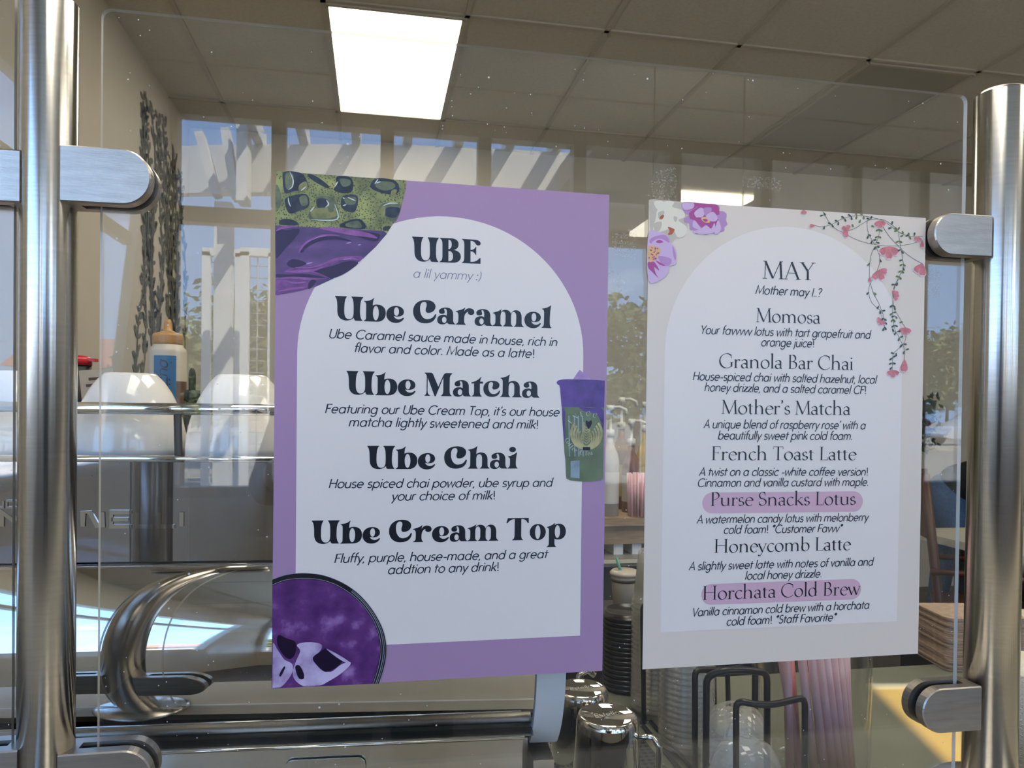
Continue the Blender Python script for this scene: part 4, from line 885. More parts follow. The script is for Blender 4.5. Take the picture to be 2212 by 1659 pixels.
PAIRS = [(545, 215, -60, 0), (545, 245, 200, 0), (555, 375, -100, 0), (640, 355, -60, 0), (640, 355, 160, 0), (720, 325, -90, 0), (720, 325, 160, 0), (795, 285, -70, 0), (795, 285, 150, 0), (875, 262, -80, 0), (875, 262, 150, 0), (945, 255, -110, 1), (945, 255, 120, 1), (1020, 255, -80, 1), (1010, 250, 130, 1), (985, 300, -110, 1), (905, 395, 120, 1), (1100, 300, 60, 0), (1100, 300, 160, 0), (1360, 365, 80, 0), (1430, 420, 150, 1), (1430, 430, 60, 1), (1430, 430, 195, 1), (1360, 400, 190, 0), (1500, 480, 110, 1), (1500, 490, 200, 1), (1520, 505, 30, 0), (1565, 500, 100, 1), (1565, 500, -60, 1), (1625, 500, 80, 0), (1070, 480, -20, 0), (1080, 490, -110, 0), (1210, 420, -30, 1), (1210, 420, 200, 1), (1195, 500, -30, 1), (1195, 500, 210, 1), (1120, 550, -100, 0), (1130, 550, 10, 0), (1170, 570, -20, 0), (1165, 620, -110, 0), (1170, 625, -10, 0), (1445, 555, -30, 1), (1445, 555, 210, 1), (1470, 660, 200, 0), (1475, 670, -60, 0), (1490, 780, 200, 0), (1490, 830, -40, 1), (1490, 830, 215, 1), (1490, 870, -70, 0), (1475, 910, -50, 1), (1475, 910, 210, 1), (1450, 980, -60, 1), (1450, 985, 170, 1), (1430, 1050, -110, 0), (1400, 1075, 185, 0), (1215, 770, -70, 0), (1095, 820, 230, 1), (1085, 1165, 230, 0), (1145, 1170, -50, 1), (1205, 1330, -120, 0), (1235, 1395, 10, 0), (1220, 1385, -90, 0), (1370, 1320, 220, 0), (1370, 1320, -50, 0), (1390, 1340, -80, 0), (1365, 1415, 225, 1), (1365, 1415, 10, 1), (1400, 1450, -60, 1), (1395, 1450, 200, 0), (1375, 1490, 230, 1), (1375, 1490, -55, 1), (1390, 1560, 220, 0), (1390, 1560, -30, 0), (1365, 1600, -70, 0), (1420, 1640, 10, 0), (1410, 1640, 240, 0), (1490, 1520, 200, 1), (1255, 1470, -110, 0), (1260, 1480, -40, 0), (1270, 1520, -50, 0), (1270, 1580, -60, 0), (1265, 1590, -110, 0), (1450, 1710, 20, 0), (1450, 1710, 250, 0), (1490, 1790, 0, 0), (1480, 1790, 240, 0), (1520, 1860, 20, 0), (1510, 1865, 250, 0), (1390, 1900, 170, 0), (1410, 1890, -90, 0), (1365, 1950, 30, 0), (1365, 1950, 220, 0), (1362, 2010, 210, 0), (1362, 2010, -20, 0), (1362, 2060, 230, 0), (1150, 395, 150, 1)]
for x, y, a, k in PAIRS: mb.cur = k; leaf(mb, x, y, a, 46 if k == 0 else 44, 13)
mb.flat('vine_leaves', [M_leaf, M_leaf2], MAY)
def bloom(mb, x, y, s, ang, n=3, spread=46):
    for k in range(n):
        a = math.radians(ang + (k - (n - 1) / 2) * spread); ln = s * (1.0 if k == n // 2 else 0.92); wd = s * 0.36
        for mi, gr, yy in ((1, 1.08, D4 - 0.00003 * k), (0, 0.98, D4 - 0.00003 * k - 0.000015)):
            mb.cur = mi; pts = []
            for j in range(16):
                t = 2 * PI * j / 16; u = ln * (0.5 + 0.5 * math.cos(t)) * gr; v_ = wd * gr * math.sin(t) * (0.7 + 0.45 * math.cos(t))
                if j == 0: u *= 0.93
                pts.append((x + u * math.cos(a) - v_ * math.sin(a), y - u * math.sin(a) - v_ * math.cos(a)))
            p = zr(pts); mb.add([(q[0], yy, q[1]) for q in p], [tuple(range(len(p)))])
mb = MB()
for b in [(1325, 625, 150, -90, 3, 52), (1190, 910, 128, -60, 3, 55), (1725, 825, 150, -110, 2, 40), (1215, 312, 95, -85, 3, 46), (830, 440, 85, 110, 2, 60), (830, 440, 80, -130, 2, 50), (1380, 1210, 75, 20, 4, 45), (1240, 1500, 68, -130, 4, 46), (1520, 1590, 95, -95, 3, 50), (1512, 1970, 155, -95, 1, 0), (1372, 2100, 92, -90, 3, 55), (445, 372, 72, 185, 1, 0), (1095, 985, 66, -95, 1, 0), (300, 185, 60, -80, 2, 50), (1670, 510, 62, -100, 3, 50), (1722, 550, 85, -95, 1, 0)]:
    bloom(mb, *b)
mb.flat('pink_blossoms', [M_rose, M_blush], MAY)
# peonies, top left
M_pw = mat('cream_petal_print', (0.78, 0.69, 0.54), **PR); M_pw2 = mat('shadow_petal_print', (0.55, 0.46, 0.36), **PR); M_pl = mat('pale_petal_print', (0.62, 0.42, 0.60), **PR)
M_pm = mat('mauve_petal_print', (0.46, 0.24, 0.46), **PR); M_pd = mat('magenta_petal_print', (0.40, 0.06, 0.24), **PR); M_po = mat('stamen_print', (0.75, 0.42, 0.16), **PR); M_pr = mat('orange_centre_print', (0.48, 0.10, 0.03), **PR)
def zp(l): return zr(l, 1380, 400)
PET = [(1, [(125, 180), (260, 180), (420, 190), (530, 215), (560, 330), (580, 500), (540, 620), (440, 640), (380, 690), (330, 600), (180, 560), (135, 520), (130, 350)]),
       (0, [(220, 300), (300, 200), (420, 200), (400, 260), (520, 300), (550, 380), (470, 420), (570, 500), (550, 600), (460, 620), (400, 520), (250, 560), (170, 540), (200, 400)]),
       (0, [(180, 200), (280, 190), (300, 250), (220, 290)]), (1, [(230, 330), (300, 310), (290, 400), (240, 410)]), (1, [(420, 370), (460, 390), (440, 440), (415, 410)]), (1, [(180, 460), (270, 440), (250, 540), (190, 550)]), (6, [(345, 500), (400, 515), (425, 535), (390, 590), (345, 590), (365, 550)]), (6, [(270, 360), (300, 365), (275, 405), (245, 395)]),
       (3, [(520, 205), (740, 215), (930, 235), (965, 270), (960, 305), (1010, 315), (1045, 350), (1040, 420), (1055, 470), (1020, 500), (1015, 550), (960, 560), (930, 590), (860, 575), (800, 595), (740, 580), (680, 585), (650, 540), (610, 530), (600, 460), (545, 445), (540, 400), (590, 360), (535, 320)]),
       (4, [(650, 215), (780, 225), (930, 235), (960, 345), (930, 360), (945, 430), (930, 500), (880, 500), (850, 525), (760, 470), (660, 420), (610, 400), (600, 330), (640, 300), (700, 255)]), (4, [(520, 300), (620, 300), (700, 250), (640, 230), (560, 290)]), (2, [(520, 215), (650, 220), (640, 280), (540, 295)]),
       (2, [(660, 330), (740, 270), (790, 320), (750, 390), (690, 390)]), (3, [(770, 280), (860, 270), (860, 320), (800, 380)]), (2, [(800, 370), (880, 320), (935, 380), (920, 430), (850, 430)]), (4, [(670, 400), (760, 390), (860, 440), (860, 520), (740, 500)]), (2, [(660, 420), (740, 530), (640, 500)]), (2, [(740, 520), (800, 480), (860, 520), (900, 450), (900, 560), (760, 585), (640, 560)]), (2, [(940, 420), (980, 520), (940, 580), (900, 570)]),
       (5, [(740, 400), (790, 380), (850, 440), (800, 450), (760, 430)]), (4, [(760, 410), (800, 405), (820, 425), (790, 440)]),
       (2, [(113, 580), (240, 565), (340, 600), (370, 680), (430, 760), (445, 860), (430, 950), (360, 970), (340, 1060), (240, 1140), (108, 1125)]),
       (3, [(130, 650), (200, 610), (320, 600), (360, 690), (260, 690), (140, 700)]), (2, [(150, 690), (240, 640), (350, 690), (340, 720), (200, 720)]), (4, [(200, 680), (240, 655), (290, 680), (240, 695)]), (3, [(400, 720), (440, 840), (430, 900), (405, 830)]), (3, [(230, 850), (380, 880), (360, 960), (280, 950)]), (4, [(200, 900), (310, 960), (250, 955)]), (4, [(108, 920), (180, 920), (240, 1020), (180, 980), (200, 1060), (230, 1110), (160, 1040), (110, 990)]),
       (5, [(110, 745), (180, 730), (250, 760), (240, 830), (200, 880), (160, 915), (110, 905)])]
mb = MB()
for i, (k, l) in enumerate(PET): mb.cur = k; loop_mesh(mb, [smooth_loop(zp(l), 4)], D2 - i * 0.00002)
rnd = random.Random(3); mb.cur = 4
for k in range(26):
    x, y = 118 + rnd.random() * 115, 745 + rnd.random() * 150; c = zp([(x, y)])[0]; pts = EL(c[0], c[1], .0007, .0007, 0, 360, 8)[:-1]; mb.add([(p[0], D2 - 0.00064, p[1]) for p in pts], [tuple(range(8))])
mb.flat('peonies', [M_pw, M_pw2, M_pl, M_pm, M_pd, M_po, M_pr], MAY)
# ------------------------------------------------------------------ outside, behind the camera (seen mirrored in the acrylic)
def am(px, py, Y):
    p = aty(px, py, Y); return Vector((p.x, -p.y, p.z))
def amz(px, py, Z):
    p = atz(px, py, Z); return Vector((p.x, -p.y, p.z))
M_asph = mat('asphalt', (0.30, 0.275, 0.225), 0.9, noise=0.25, nscale=0.6, bump=0.2, bscale=8)
M_stucco = mat('pale_stucco', (0.66, 0.62, 0.55), 0.9, noise=0.05, nscale=2)
M_beam = mat('white_beam_paint', (0.66, 0.64, 0.60), 0.7)
M_walk = mat('sidewalk', (0.52, 0.47, 0.40), 0.9, noise=0.1, nscale=2)
g = struct(MB().box((0, -64.1, -0.06), (160, 120, 0.08)).build('ground', M_asph))
struct(MB().box((0, -8.0, -0.01), (30, 8.0, 0.06)).build('sidewalk', M_walk))
t = thing('pergola', 'white pergola with rafters and curved fascia mirrored above the purple poster', 'pergola', (0, -5.3, 0))
ox = Vector((0, -5.3, 0))
top = [amz(px, py, 3.49) for px, py in ((330, 318), (430, 314), (600, 312), (820, 312), (1040, 320), (1240, 331), (1420, 345))]
top = [Vector(p) for p in top]
sm_ = smooth_open([(p.x, p.y) for p in top], 6)
mb = MB(); n = len(sm_)
outer = [(p[0], p[1] - 0.12) for p in sm_]
vs = [Vector((p[0], p[1], z)) - ox for z in (3.10, 3.49) for p in sm_] + [Vector((p[0], p[1], z)) - ox for z in (3.10, 3.49) for p in outer]
fs = []
for i in range(n - 1):
    fs += [(i, i + 1, n + i + 1, n + i), (2 * n + i, 3 * n + i, 3 * n + i + 1, 2 * n + i + 1), (n + i, n + i + 1, 3 * n + i + 1, 3 * n + i), (i, 2 * n + i, 2 * n + i + 1, i + 1)]
fs += [(0, n, 3 * n, 2 * n), (n - 1, 3 * n - 1, 4 * n - 1, 2 * n - 1)]
mb.add(vs, fs); mb.build('fascia', M_beam, t)
for px, py in ((560, 313), (657, 313), (770, 312), (880, 313), (990, 317), (1100, 322), (1200, 328), (1300, 338), (1395, 345)):
    p = amz(px, py, 3.49)
    MB().box((p.x, (p.y - 0.25 - YW + 0.3) / 2 + YW - 0.15 + 5.3, 3.556), (0.07, abs(p.y - YW) + 0.1, 0.13)).build('rafter', M_beam, t)
c0 = am(485, 440, 5.6); cz = c0.z
MB().box((c0.x, c0.y + 5.3, cz / 2 + 0.02), (0.13, 0.13, cz - 0.04)).build('post', M_beam, t)
for (a, b) in (((432, 290), (470, 425)), ((488, 282), (512, 432))):
    p, q = am(*a, 5.5), am(*b, 5.5); d = q - p
    MB().box((p + q) / 2 - ox, (0.14, 0.06, d.length), rot=d.to_track_quat('Z', 'Y').to_matrix()).build('brace', M_beam, t)
p, q = am(527, 272, 5.45), am(527, 440, 5.45)
MB().box((p + q) / 2 - ox, (0.08, 0.2, (p - q).length)).build('hanging_board', M_beam, t)
M_soff = mat('soffit_paint', (0.40, 0.36, 0.30), 0.8)
x0 = am(1262, 300, 4.6).x
struct(MB().box(((x0 + 9) / 2, -5.35, 3.28), (9 - x0, 2.7, 0.2)).build('soffit_slab', M_soff))
t = thing('soffit_light', 'lit flat lamp under the dark soffit, mirrored above the white poster', 'ceiling light', (0, -5.5, 3.17))
a, b = amz(1440, 432, 3.17), amz(1600, 440, 3.17)
MB().box(((a.x + b.x) / 2, (a.y + b.y) / 2 + 5.5, -0.015), (abs(b.x - a.x), 0.55, 0.03)).build('diffuser', mat('lit_soffit_lamp', (1, 0.97, 0.8), 0.5, emit=14), t)
a, b = atz(1361, 500, 2.30), atz(1403, 470, 2.30)
t = thing('pendant_lamp', 'lit flat pendant lamp mirrored in the gap left of the white poster', 'lamp', (a.x + 0.32, -(a.y + b.y) / 2, 2.30))
MB().box((0, 0, -0.012), (0.64, abs(a.y - b.y) + 0.02, 0.024)).build('diffuser', M_lit, t)
for sx in (-.25, .25):
    mb = MB(); mb.tube([(sx, 0, 0), (sx, 0, HC - 2.30 - 0.008)], .003, 6); mb.build('cord', M_black, t)
# trellis frames with wire mesh
M_wire = mat('galvanised_wire', (0.45, 0.44, 0.42), 0.5, 0.6)
def trellis(x0, x1, y0, y1, Y, label):
    a, b = am(x0, y0, Y), am(x1, y0, Y); zt = a.z; w_ = abs(b.x - a.x)
    t = thing('trellis', label, 'trellis', ((a.x + b.x) / 2, a.y, 0), 0, 'wire mesh trellis frames outside')
    f = MB(); f.box((-w_ / 2, 0, zt / 2), (0.09, 0.09, zt)); f.box((w_ / 2, 0, zt / 2), (0.09, 0.09, zt)); f.box((0, 0, zt), (w_ + 0.09, 0.09, 0.09)); f.box((0, 0, 0.4), (w_, 0.07, 0.07)); f.build('frame', M_beam, t)
    m = MB(); k = 0.4
    while k < zt: m.tube([(-w_ / 2, 0, k), (w_ / 2, 0, k)], 0.006, 4); k += 0.13
    k = -w_ / 2
    while k < w_ / 2: m.tube([(k, 0, 0.4), (k, 0, zt)], 0.006, 4); k += 0.13
    m.build('wire_mesh', M_wire, t)
trellis(447, 518, 545, 830, 8.4, 'left white trellis frame with wire mesh, mirrored left of the purple poster')
trellis(530, 590, 545, 830, 7.8, 'right white trellis frame with wire mesh, touching the purple poster edge')
# trees and shrubs
M_lf = [mat('leaf_olive', (0.16, 0.19, 0.07), 0.7), mat('leaf_green', (0.09, 0.14, 0.045), 0.7), mat('leaf_pale', (0.25, 0.26, 0.11), 0.7)]
M_bark = mat('bark', (0.12, 0.09, 0.065), 0.9)
def tree(x, y, h, r, k, label, seed, nleaf=1500, ls=1.0):
    rr = random.Random(seed); t = thing('tree', label, 'tree', (x, y, 0), 0, 'trees outside the window wall')
    mb = MB()
    mb.tube([(0, 0, 0), (0.05, 0.02, h * 0.3), (0.02, -0.04, h * 0.65)], [0.10, 0.07, 0.03], 8)
    for q in range(5):
        a = rr.random() * 6.28; mb.tube([(0.05, 0.02, h * (0.25 + 0.06 * q)), (math.cos(a) * r * .5, math.sin(a) * r * .5, h * (0.5 + .06 * q))], [0.04, 0.015], 6)
    mb.build('trunk', M_bark, t)
    cl = [(rr.uniform(-r * .6, r * .6), rr.uniform(-r * .6, r * .6), h * (0.42 + 0.5 * rr.random()), r * (0.3 + 0.3 * rr.random())) for _ in range(16)]
    mb = MB()
    for q in range(nleaf):
        c = cl[q % len(cl)]; d = Vector((rr.gauss(0, 1), rr.gauss(0, 1), rr.gauss(0, 1))).normalized() * c[3] * (0.5 + 0.5 * rr.random())
        p = Vector(c[:3]) + d; u = Vector((rr.gauss(0, 1), rr.gauss(0, 1), rr.gauss(0, .6))).normalized(); v_ = u.cross(Vector((rr.gauss(0, 1), rr.gauss(0, 1), rr.gauss(0, 1)))).normalized(); s = (0.06 + 0.06 * rr.random()) * ls
        if p.z < 0.1: p.z = 0.1
        mb.add([p - u * s, p + v_ * s * .45, p + u * s, p - v_ * s * .45], [(0, 1, 2, 3)])
    mb.flat('crown', M_lf[k], t, 0)
for px, py, Y, hpx, r, k, lab, sd in ((385, 860, 12, 665, 0.9, 0, 'olive tree at the far left, mirrored beside the leaf decal', 1), (500, 860, 15.5, 640, 1.25, 1, 'green tree behind the two trellis frames, mirrored left of the purple poster', 2),
        (640, 860, 11.5, 655, 0.8, 0, 'olive tree hidden mostly behind the purple poster', 3), (1370, 860, 12, 640, 0.9, 0, 'olive tree mirrored in the gap between the two posters', 5), (2045, 860, 36, 715, 3.4, 2, 'pale green tree far across the lot, mirrored right of the white poster', 6)):
    p = am(px, py, Y); tree(p.x, p.y, am(px, hpx, Y).z, r, k, lab, sd, 3000 if Y > 20 else 2200, 3.0 if Y > 20 else 1.0)
# a far low building and two cars
p = am(330, 800, 40)
t = thing('house', 'low tan building with a red tiled roof far beyond the trees', 'building', (p.x + 3, p.y, 0))
MB().box((0, 0, 1.5), (16, 6, 3)).build('walls', mat('tan_wall', (0.5, 0.4, 0.31), 0.9), t)
MB().prism([(-8.5, -3.6, 3), (-8.5, 3.6, 3), (-8.5, 0, 4.6)], (17, 0, 0)).build('roof', mat('red_tile', (0.36, 0.15, 0.10), 0.9, noise=0.2, nscale=3), t)
def car(x, y, s, paint, label):
    t = thing('car', label, 'car', (x, y, 0), 0, 'cars parked across the lot')
    pr = [(0, .32), (.02, .62), (.25, .78), (1.05, .90), (1.75, 1.36), (2.3, 1.45), (3.1, 1.42), (3.75, 1.05), (4.35, .98), (4.45, .6), (4.42, .32)]
    b = MB(); W_ = 0.86
    for s_ in (-1, 1): pass
    sec = []
    for yy, k in ((-W_, .93), (-W_ * .9, 1.0), (0, 1.015), (W_ * .9, 1.0), (W_, .93)):
        sec.append([(p[0] * 1.0, yy * (1 if p[1] < .95 else .82), .32 + (p[1] - .32) * k) for p in smooth_loop(pr, 3)])
    m = len(sec[0]); vs = sum(sec, [])
    b.add(vs, [(i * m + j, i * m + (j + 1) % m, (i + 1) * m + (j + 1) % m, (i + 1) * m + j) for i in range(4) for j in range(m)], True)
    b.add(sec[0], [tuple(range(m - 1, -1, -1))]); b.add(sec[4], [tuple(range(m))]); b.build('body', paint, t)
    for s_ in (-1, 1):
        gl = MB(); q = [(1.25, .98), (1.85, 1.32), (2.35, 1.37), (3.0, 1.34), (3.5, 1.05), (3.4, .98)]
        gl.prism([(a, s_ * W_ * .86, c) for a, c in q], (0, s_ * 0.02, 0))
        gl.build('side_glass', mat('car_glass', (0.03, 0.035, 0.04), 0.05), t)
    for wx in (.85, 3.6):
        for s_ in (-1, 1):
            wm = MB().lathe([(.0001, -.10), (.19, -.10), (.32, -.08), (.33, 0), (.32, .08), (.19, .10), (.0001, .10)], (wx, s_ * .78, .33), 24, axis='y').build('wheel', M_black, t)
            MB().lathe([(.0001, -.115), (.17, -.112), (.19, -.10), (.19, .10), (.17, .112), (.0001, .115)], (wx, s_ * .78, .33), 10, axis='y').build('rim', M_clamp, wm)
M_wcar = mat('white_car_paint', (0.72, 0.73, 0.74), 0.15, coat=0.5)
M_rcar = mat('red_car_paint', (0.45, 0.04, 0.04), 0.2, coat=0.5)
p = amz(2018, 962, 0); car(p.x, p.y, 1, M_wcar, 'white car parked across the lot, mirrored at the right edge of the acrylic')
p2_ = amz(2000, 945, 0); car(p2_.x - 1.5, p2_.y - 4, 1, M_rcar, 'red car parked behind the white car, mirrored')
struct(MB().box((p.x, p.y + 3.2, 0.06), (60, 0.3, 0.16)).build('kerb', M_walk))
# ------------------------------------------------------------------ espresso machine
MA = 0.062
mo = aty(400, 1000, 0.118); mo.z = Z0
ML = Vector((math.cos(MA), -math.sin(MA), 0)); MN = Vector((math.sin(MA), math.cos(MA), 0))   # along the machine, and away from the customer
def mloc(px, py, off):
    """pixel -> machine coordinates on the plane 'off' metres in front of the mirror"""
    o = mo - MN * off; d = pray(px, py); k = (o - CAM).dot(MN) / d.dot(MN); p = CAM + d * k - mo
    return Vector((p.dot(ML), -off, p.z))
zt, zm = mloc(400, 991, 0).z, mloc(400, 1212, 0).z
S0, S1 = mloc(-420, 1300, 0).x, mloc(1160, 1470, 0.05).x
ESP = thing('espresso_machine', 'chrome espresso machine with mirrored back and cups on top, behind the acrylic', 'espresso machine', mo, -MA)
def extr(mb, prof, x0, x1, smooth=True):
    m = len(prof); vs = [(x, y, z) for x in (x0, x1) for y, z in prof]
    return mb.add(vs, [(i, i + 1, m + i + 1, m + i) for i in range(m - 1)], smooth)
M_mirror = mat('polished_steel', (0.66, 0.64, 0.61), 0.03, 1.0, noise=0.04, nscale=6)
M_dull = mat('satin_panel', (0.55, 0.52, 0.46), 0.24, 1.0, noise=0.08, nscale=20)
M_dark = mat('dark_gap', (0.02, 0.02, 0.02), 0.5)
mb = MB(); mb.box(((S0 + S1) / 2, 0.003, (zt + zm) / 2), (S1 - S0, 0.006, zt - zm)); mb.build('mirror_plate', mat('smoked_mirror', (0.40, 0.39, 0.41), 0.025, 1.0, noise=0.04, nscale=6), ESP)
mb = MB(); mb.tube([(S0, -0.003, zt), (S1, -0.003, zt)], 0.0035, 10); mb.build('tray_lip', M_chrome, ESP)
ph0, ph1 = 46.0, -32.0
R_ = 1.13 * (zm - mloc(400, 1566, 0.045).z) / (math.sin(math.radians(ph0)) - math.sin(math.radians(ph1)))
zb = zm - 0.002 - R_ * (math.sin(math.radians(ph0)) - math.sin(math.radians(ph1)))
prof = [(0.003, zm - 0.0015)]
for k in range(41):
    a = math.radians(ph0 + (ph1 - ph0) * k / 40)
    prof.append((-R_ * (math.cos(a) - math.cos(math.radians(ph0))), zm - 0.002 - R_ * (math.sin(math.radians(ph0)) - math.sin(a))))
mb = MB(); extr(mb, prof, S0, S1); mb.build('curved_back', M_mirror, ESP)
ye, ze = prof[-1]
zr_ = mloc(400, 1622, 0.035).z
# recess under the curve, then the lower panel
rec = [(ye + 0.001, ze - 0.001), (ye + 0.012, ze - 0.002), (ye + 0.03, ze - 0.012), (ye + 0.022, ze - 0.026), (ye + 0.002, zr_ + 0.003), (-0.036, zr_ + 0.001)]
mb = MB(); extr(mb, rec, S0, S1); mb.build('recess', M_dull, ESP)
mb = MB(); mb.box(((S0 + S1) / 2 - 0.006, 0.02 - 0.036 / 2, (zr_ + 0.04) / 2), (S1 - S0 - 0.012, 0.04 + 0.036, zr_ - 0.04)); mb.build('lower_panel', M_dull, ESP)
mb = MB(); mb.tube([(S0, -0.037, zr_), (S1 - 0.01, -0.037, zr_)], 0.0018, 8); mb.build('panel_edge', M_chrome, ESP)
q0, q1 = mloc(615, 1622, 0.04), mloc(790, 1622, 0.04)
mb = MB(); mb.rbox((0, 0, 0), (q1.x - q0.x, 0.10, 0.002), 0.008); o = mb.build('access_plate', M_dull, ESP); o.location = ((q0.x + q1.x) / 2, -0.0392, zr_ - 0.062); o.rotation_euler = (PI / 2, 0, 0)
# body and top tray behind
mb = MB(); mb.box(((S0 + S1) / 2, 0.255, (zt + 0.08) / 2), (S1 - S0, 0.49, zt - 0.09)); mb.build('body', M_dull, ESP)
mb = MB(); mb.box(((S0 + S1) / 2, 0.25, zt - 0.004), (S1 - S0, 0.49, 0.004)); mb.build('cup_tray', mat('tray_steel', (0.30, 0.29, 0.28), 0.35, 1.0), ESP)
for x in (S0 + 0.06, S1 - 0.10):
    for y in (0.05, 0.42): MB().lathe([(0.022, 0), (0.022, 0.03), (0.016, 0.06)], (x, y, 0), 16).build('foot', M_black, ESP)
zrail = mloc(400, 884, 0.006).z
mb = MB(); mb.tube([(S0, -0.004, zrail), (S1 - 0.02, -0.004, zrail)], 0.0062, 14); mb.build('cup_rail', M_chrome, ESP)
for x in (mloc(385, 950, 0).x + 0.0, S0 + 0.05, S1 - 0.03):
    mb = MB(); mb.tube([(x, 0.002, zt), (x, -0.003, zrail)], 0.004, 8); mb.build('rail_post', M_black, ESP)
# white side cheek following the curve
ck = []
for k in range(30):
    a = math.radians(60 - 108 * k / 29)
    ck.append((-(R_ + 0.006) * (math.cos(a) - math.cos(math.radians(ph0))) - 0.004, zm - 0.002 - R_ * (math.sin(math.radians(ph0)) - math.sin(a) * 1.02)))
zc_ = ck[-1][1]
mb = MB(); S2 = S1 + 0.030
poly = ck + [(0.12, zc_), (0.12, ck[0][1])]
mb.prism([(S1 + 0.0005, y, z) for y, z in poly], (S2 - S1, 0, 0)); mb.build('side_cheek', M_white, ESP)
mb = MB(); mb.box((S1 + 0.013, 0.03, 0.04 + (zc_ - 0.05) / 2), (0.022, 0.10, zc_ - 0.05)); mb.build('side_leg', M_dull, ESP)
# raised lettering on the mirror plate (block capitals)
BLK = {'N': [[(0, 0), (0, 1), (.35, 1), (.75, 0), (1, 0), (1, 1)]], 'E': [[(1, 1), (0, 1), (0, 0), (1, 0)], [(0, .5), (.85, .5)]], 'L': [[(0, 1), (0, 0), (1, 0)]], 'I': [[(.5, 0), (.5, 1)]], 'U': [[(0, 1), (0, 0), (1, 0), (1, 1)]],
       'O': [[(0, 0), (0, 1), (1, 1), (1, 0), (0, 0)]], 'V': [[(0, 1), (.5, 0), (1, 1)]], 'A': [[(0, 0), (0, .6), (.4, 1), (1, 1), (1, 0)], [(0, .45), (1, .45)]], 'S': [[(1, 1), (0, 1), (0, .5), (1, .5), (1, 0), (0, 0)]], 'M': [[(0, 0), (0, 1), (.5, .4), (1, 1), (1, 0)]]}
def plate_text(word, xs, py0, py1):
    for ch, (a, b) in zip(word, xs):
        p, q = mloc(a, py1, 0), mloc(b, py0, 0); mb = MB(); wd = (q.z - p.z) * 0.28
        for l in BLK[ch]:
            pts = [(p.x + (q.x - p.x) * u, p.z + (q.z - p.z) * v) for u, v in l]
            v, f = stroke(pts, lambda g: wd)
            n = len(v); mb.add([(x, -0.0012, z) for x, z in v] + [(x, 0.001, z) for x, z in v], f + [tuple(i + n for i in r) for r in f] + [(2 * i, 2 * i + 2, 2 * i + 2 + n, 2 * i + n) for i in range(n // 2 - 1)] + [(2 * i + 1, 2 * i + 3, 2 * i + 3 + n, 2 * i + 1 + n) for i in range(n // 2 - 1)])
        mb.build('raised_letter', M_mirror, ESP)
plate_text('SIMONELLI', [(-60, -25), (-15, 0), (5, 55), (72, 120), (180, 222), (241, 285), (297, 332), (344, 378), (384, 402)], 1106, 1137)
plate_text('NUOVA', [(-50, -25), (-18, 8), (16, 42), (52, 78), (88, 114)], 1082, 1096)

# cups on top
M_china = mat('white_china', (0.80, 0.76, 0.70), 0.08, coat=0.4)
def mworld(p): return mo + ML * p.x + MN * p.y + Vector((0, 0, p.z))
CUP = [(0.0001, 0.0865), (0.024, 0.0862), (0.0262, 0.0905), (0.0285, 0.0905), (0.0310, 0.0880), (0.038, 0.0812), (0.046, 0.070), (0.0535, 0.056), (0.0590, 0.040), (0.0625, 0.024), (0.0645, 0.010), (0.0648, 0.001), (0.0635, 0.0), (0.0622, 0.002), (0.0600, 0.024), (0.0560, 0.042), (0.049, 0.058), (0.036, 0.074), (0.0001, 0.080)]
_sp = (mloc(521, 990, -0.072) - mloc(281, 990, -0.072)).length / 0.1296 * 0.992
CUP = [(a * _sp, b) for a, b in CUP]
first = None; cups = []
for k, (px, lab) in enumerate(((40, 'white china cup upside down on the machine, mostly hidden behind the left post'), (281, 'white china cup upside down on the machine, just right of the left post'), (521, 'white china cup upside down on the machine, its right side behind the purple poster'))):
    p = mloc(px, 990, -0.072); p.z = zt - 0.0018
    c = tag(MB().lathe(CUP, n=56).build('coffee_cup', M_china), lab, 'cup', 'upside-down cups on the espresso machine') if first is None else None
    if first is None: first = c; c.location = mworld(p)
    else: c = copy_thing(first, mworld(p), lab)
# squeeze bottle, dropper bottle, red-capped bottle, sugar packets (on the machine top)
def top_at(px, off): p = mloc(px, 990, -off); p.z = zt - 0.0015; return mworld(p)
M_hdpe = mat('cloudy_plastic', (0.60, 0.53, 0.43), 0.35, noise=0.12, nscale=20)
M_amber = mat('amber_cap', (0.44, 0.23, 0.07), 0.35, noise=0.3, nscale=60)
M_cara = mat('caramel', (0.13, 0.06, 0.03), 0.3)
M_tape = mat('blue_tape', (0.035, 0.16, 0.33), 0.7, noise=0.08, nscale=80)
b0 = top_at(361, 0.33)
pxm = (top_at(396, 0.33) - top_at(325, 0.33)).length / 2 * 1.12
k = (aty(361, 800, b0.y) - aty(361, 900, b0.y)).z / 100
def hz(py): return aty(361, py, b0.y).z - b0.z
t = thing('squeeze_bottle', 'cloudy squeeze bottle with amber nozzle cap and blue tape label', 'bottle', b0)
r = pxm
MB().lathe([(0.0001, 0.0), (r * .96, 0.0), (r, 0.004), (r, hz(762)), (r * .97, hz(755)), (r * .80, hz(748)), (r * .78, hz(742)), (0.0001, hz(741))], n=40).build('body', M_hdpe, t)
MB().shell([(r * 1.003, 0.002), (r * 1.003, hz(818) - 0.004)], n=40).build('sauce', M_cara, t)
MB().lathe([(r * .80, hz(745)), (r * .82, hz(742)), (r * .82, hz(728)), (r * .78, hz(722)), (r * .45, hz(718)), (r * .24, hz(714)), (r * .2, hz(698)), (r * .13, hz(690)), (0.0001, hz(690))], n=36).build('nozzle_cap', M_amber, t)
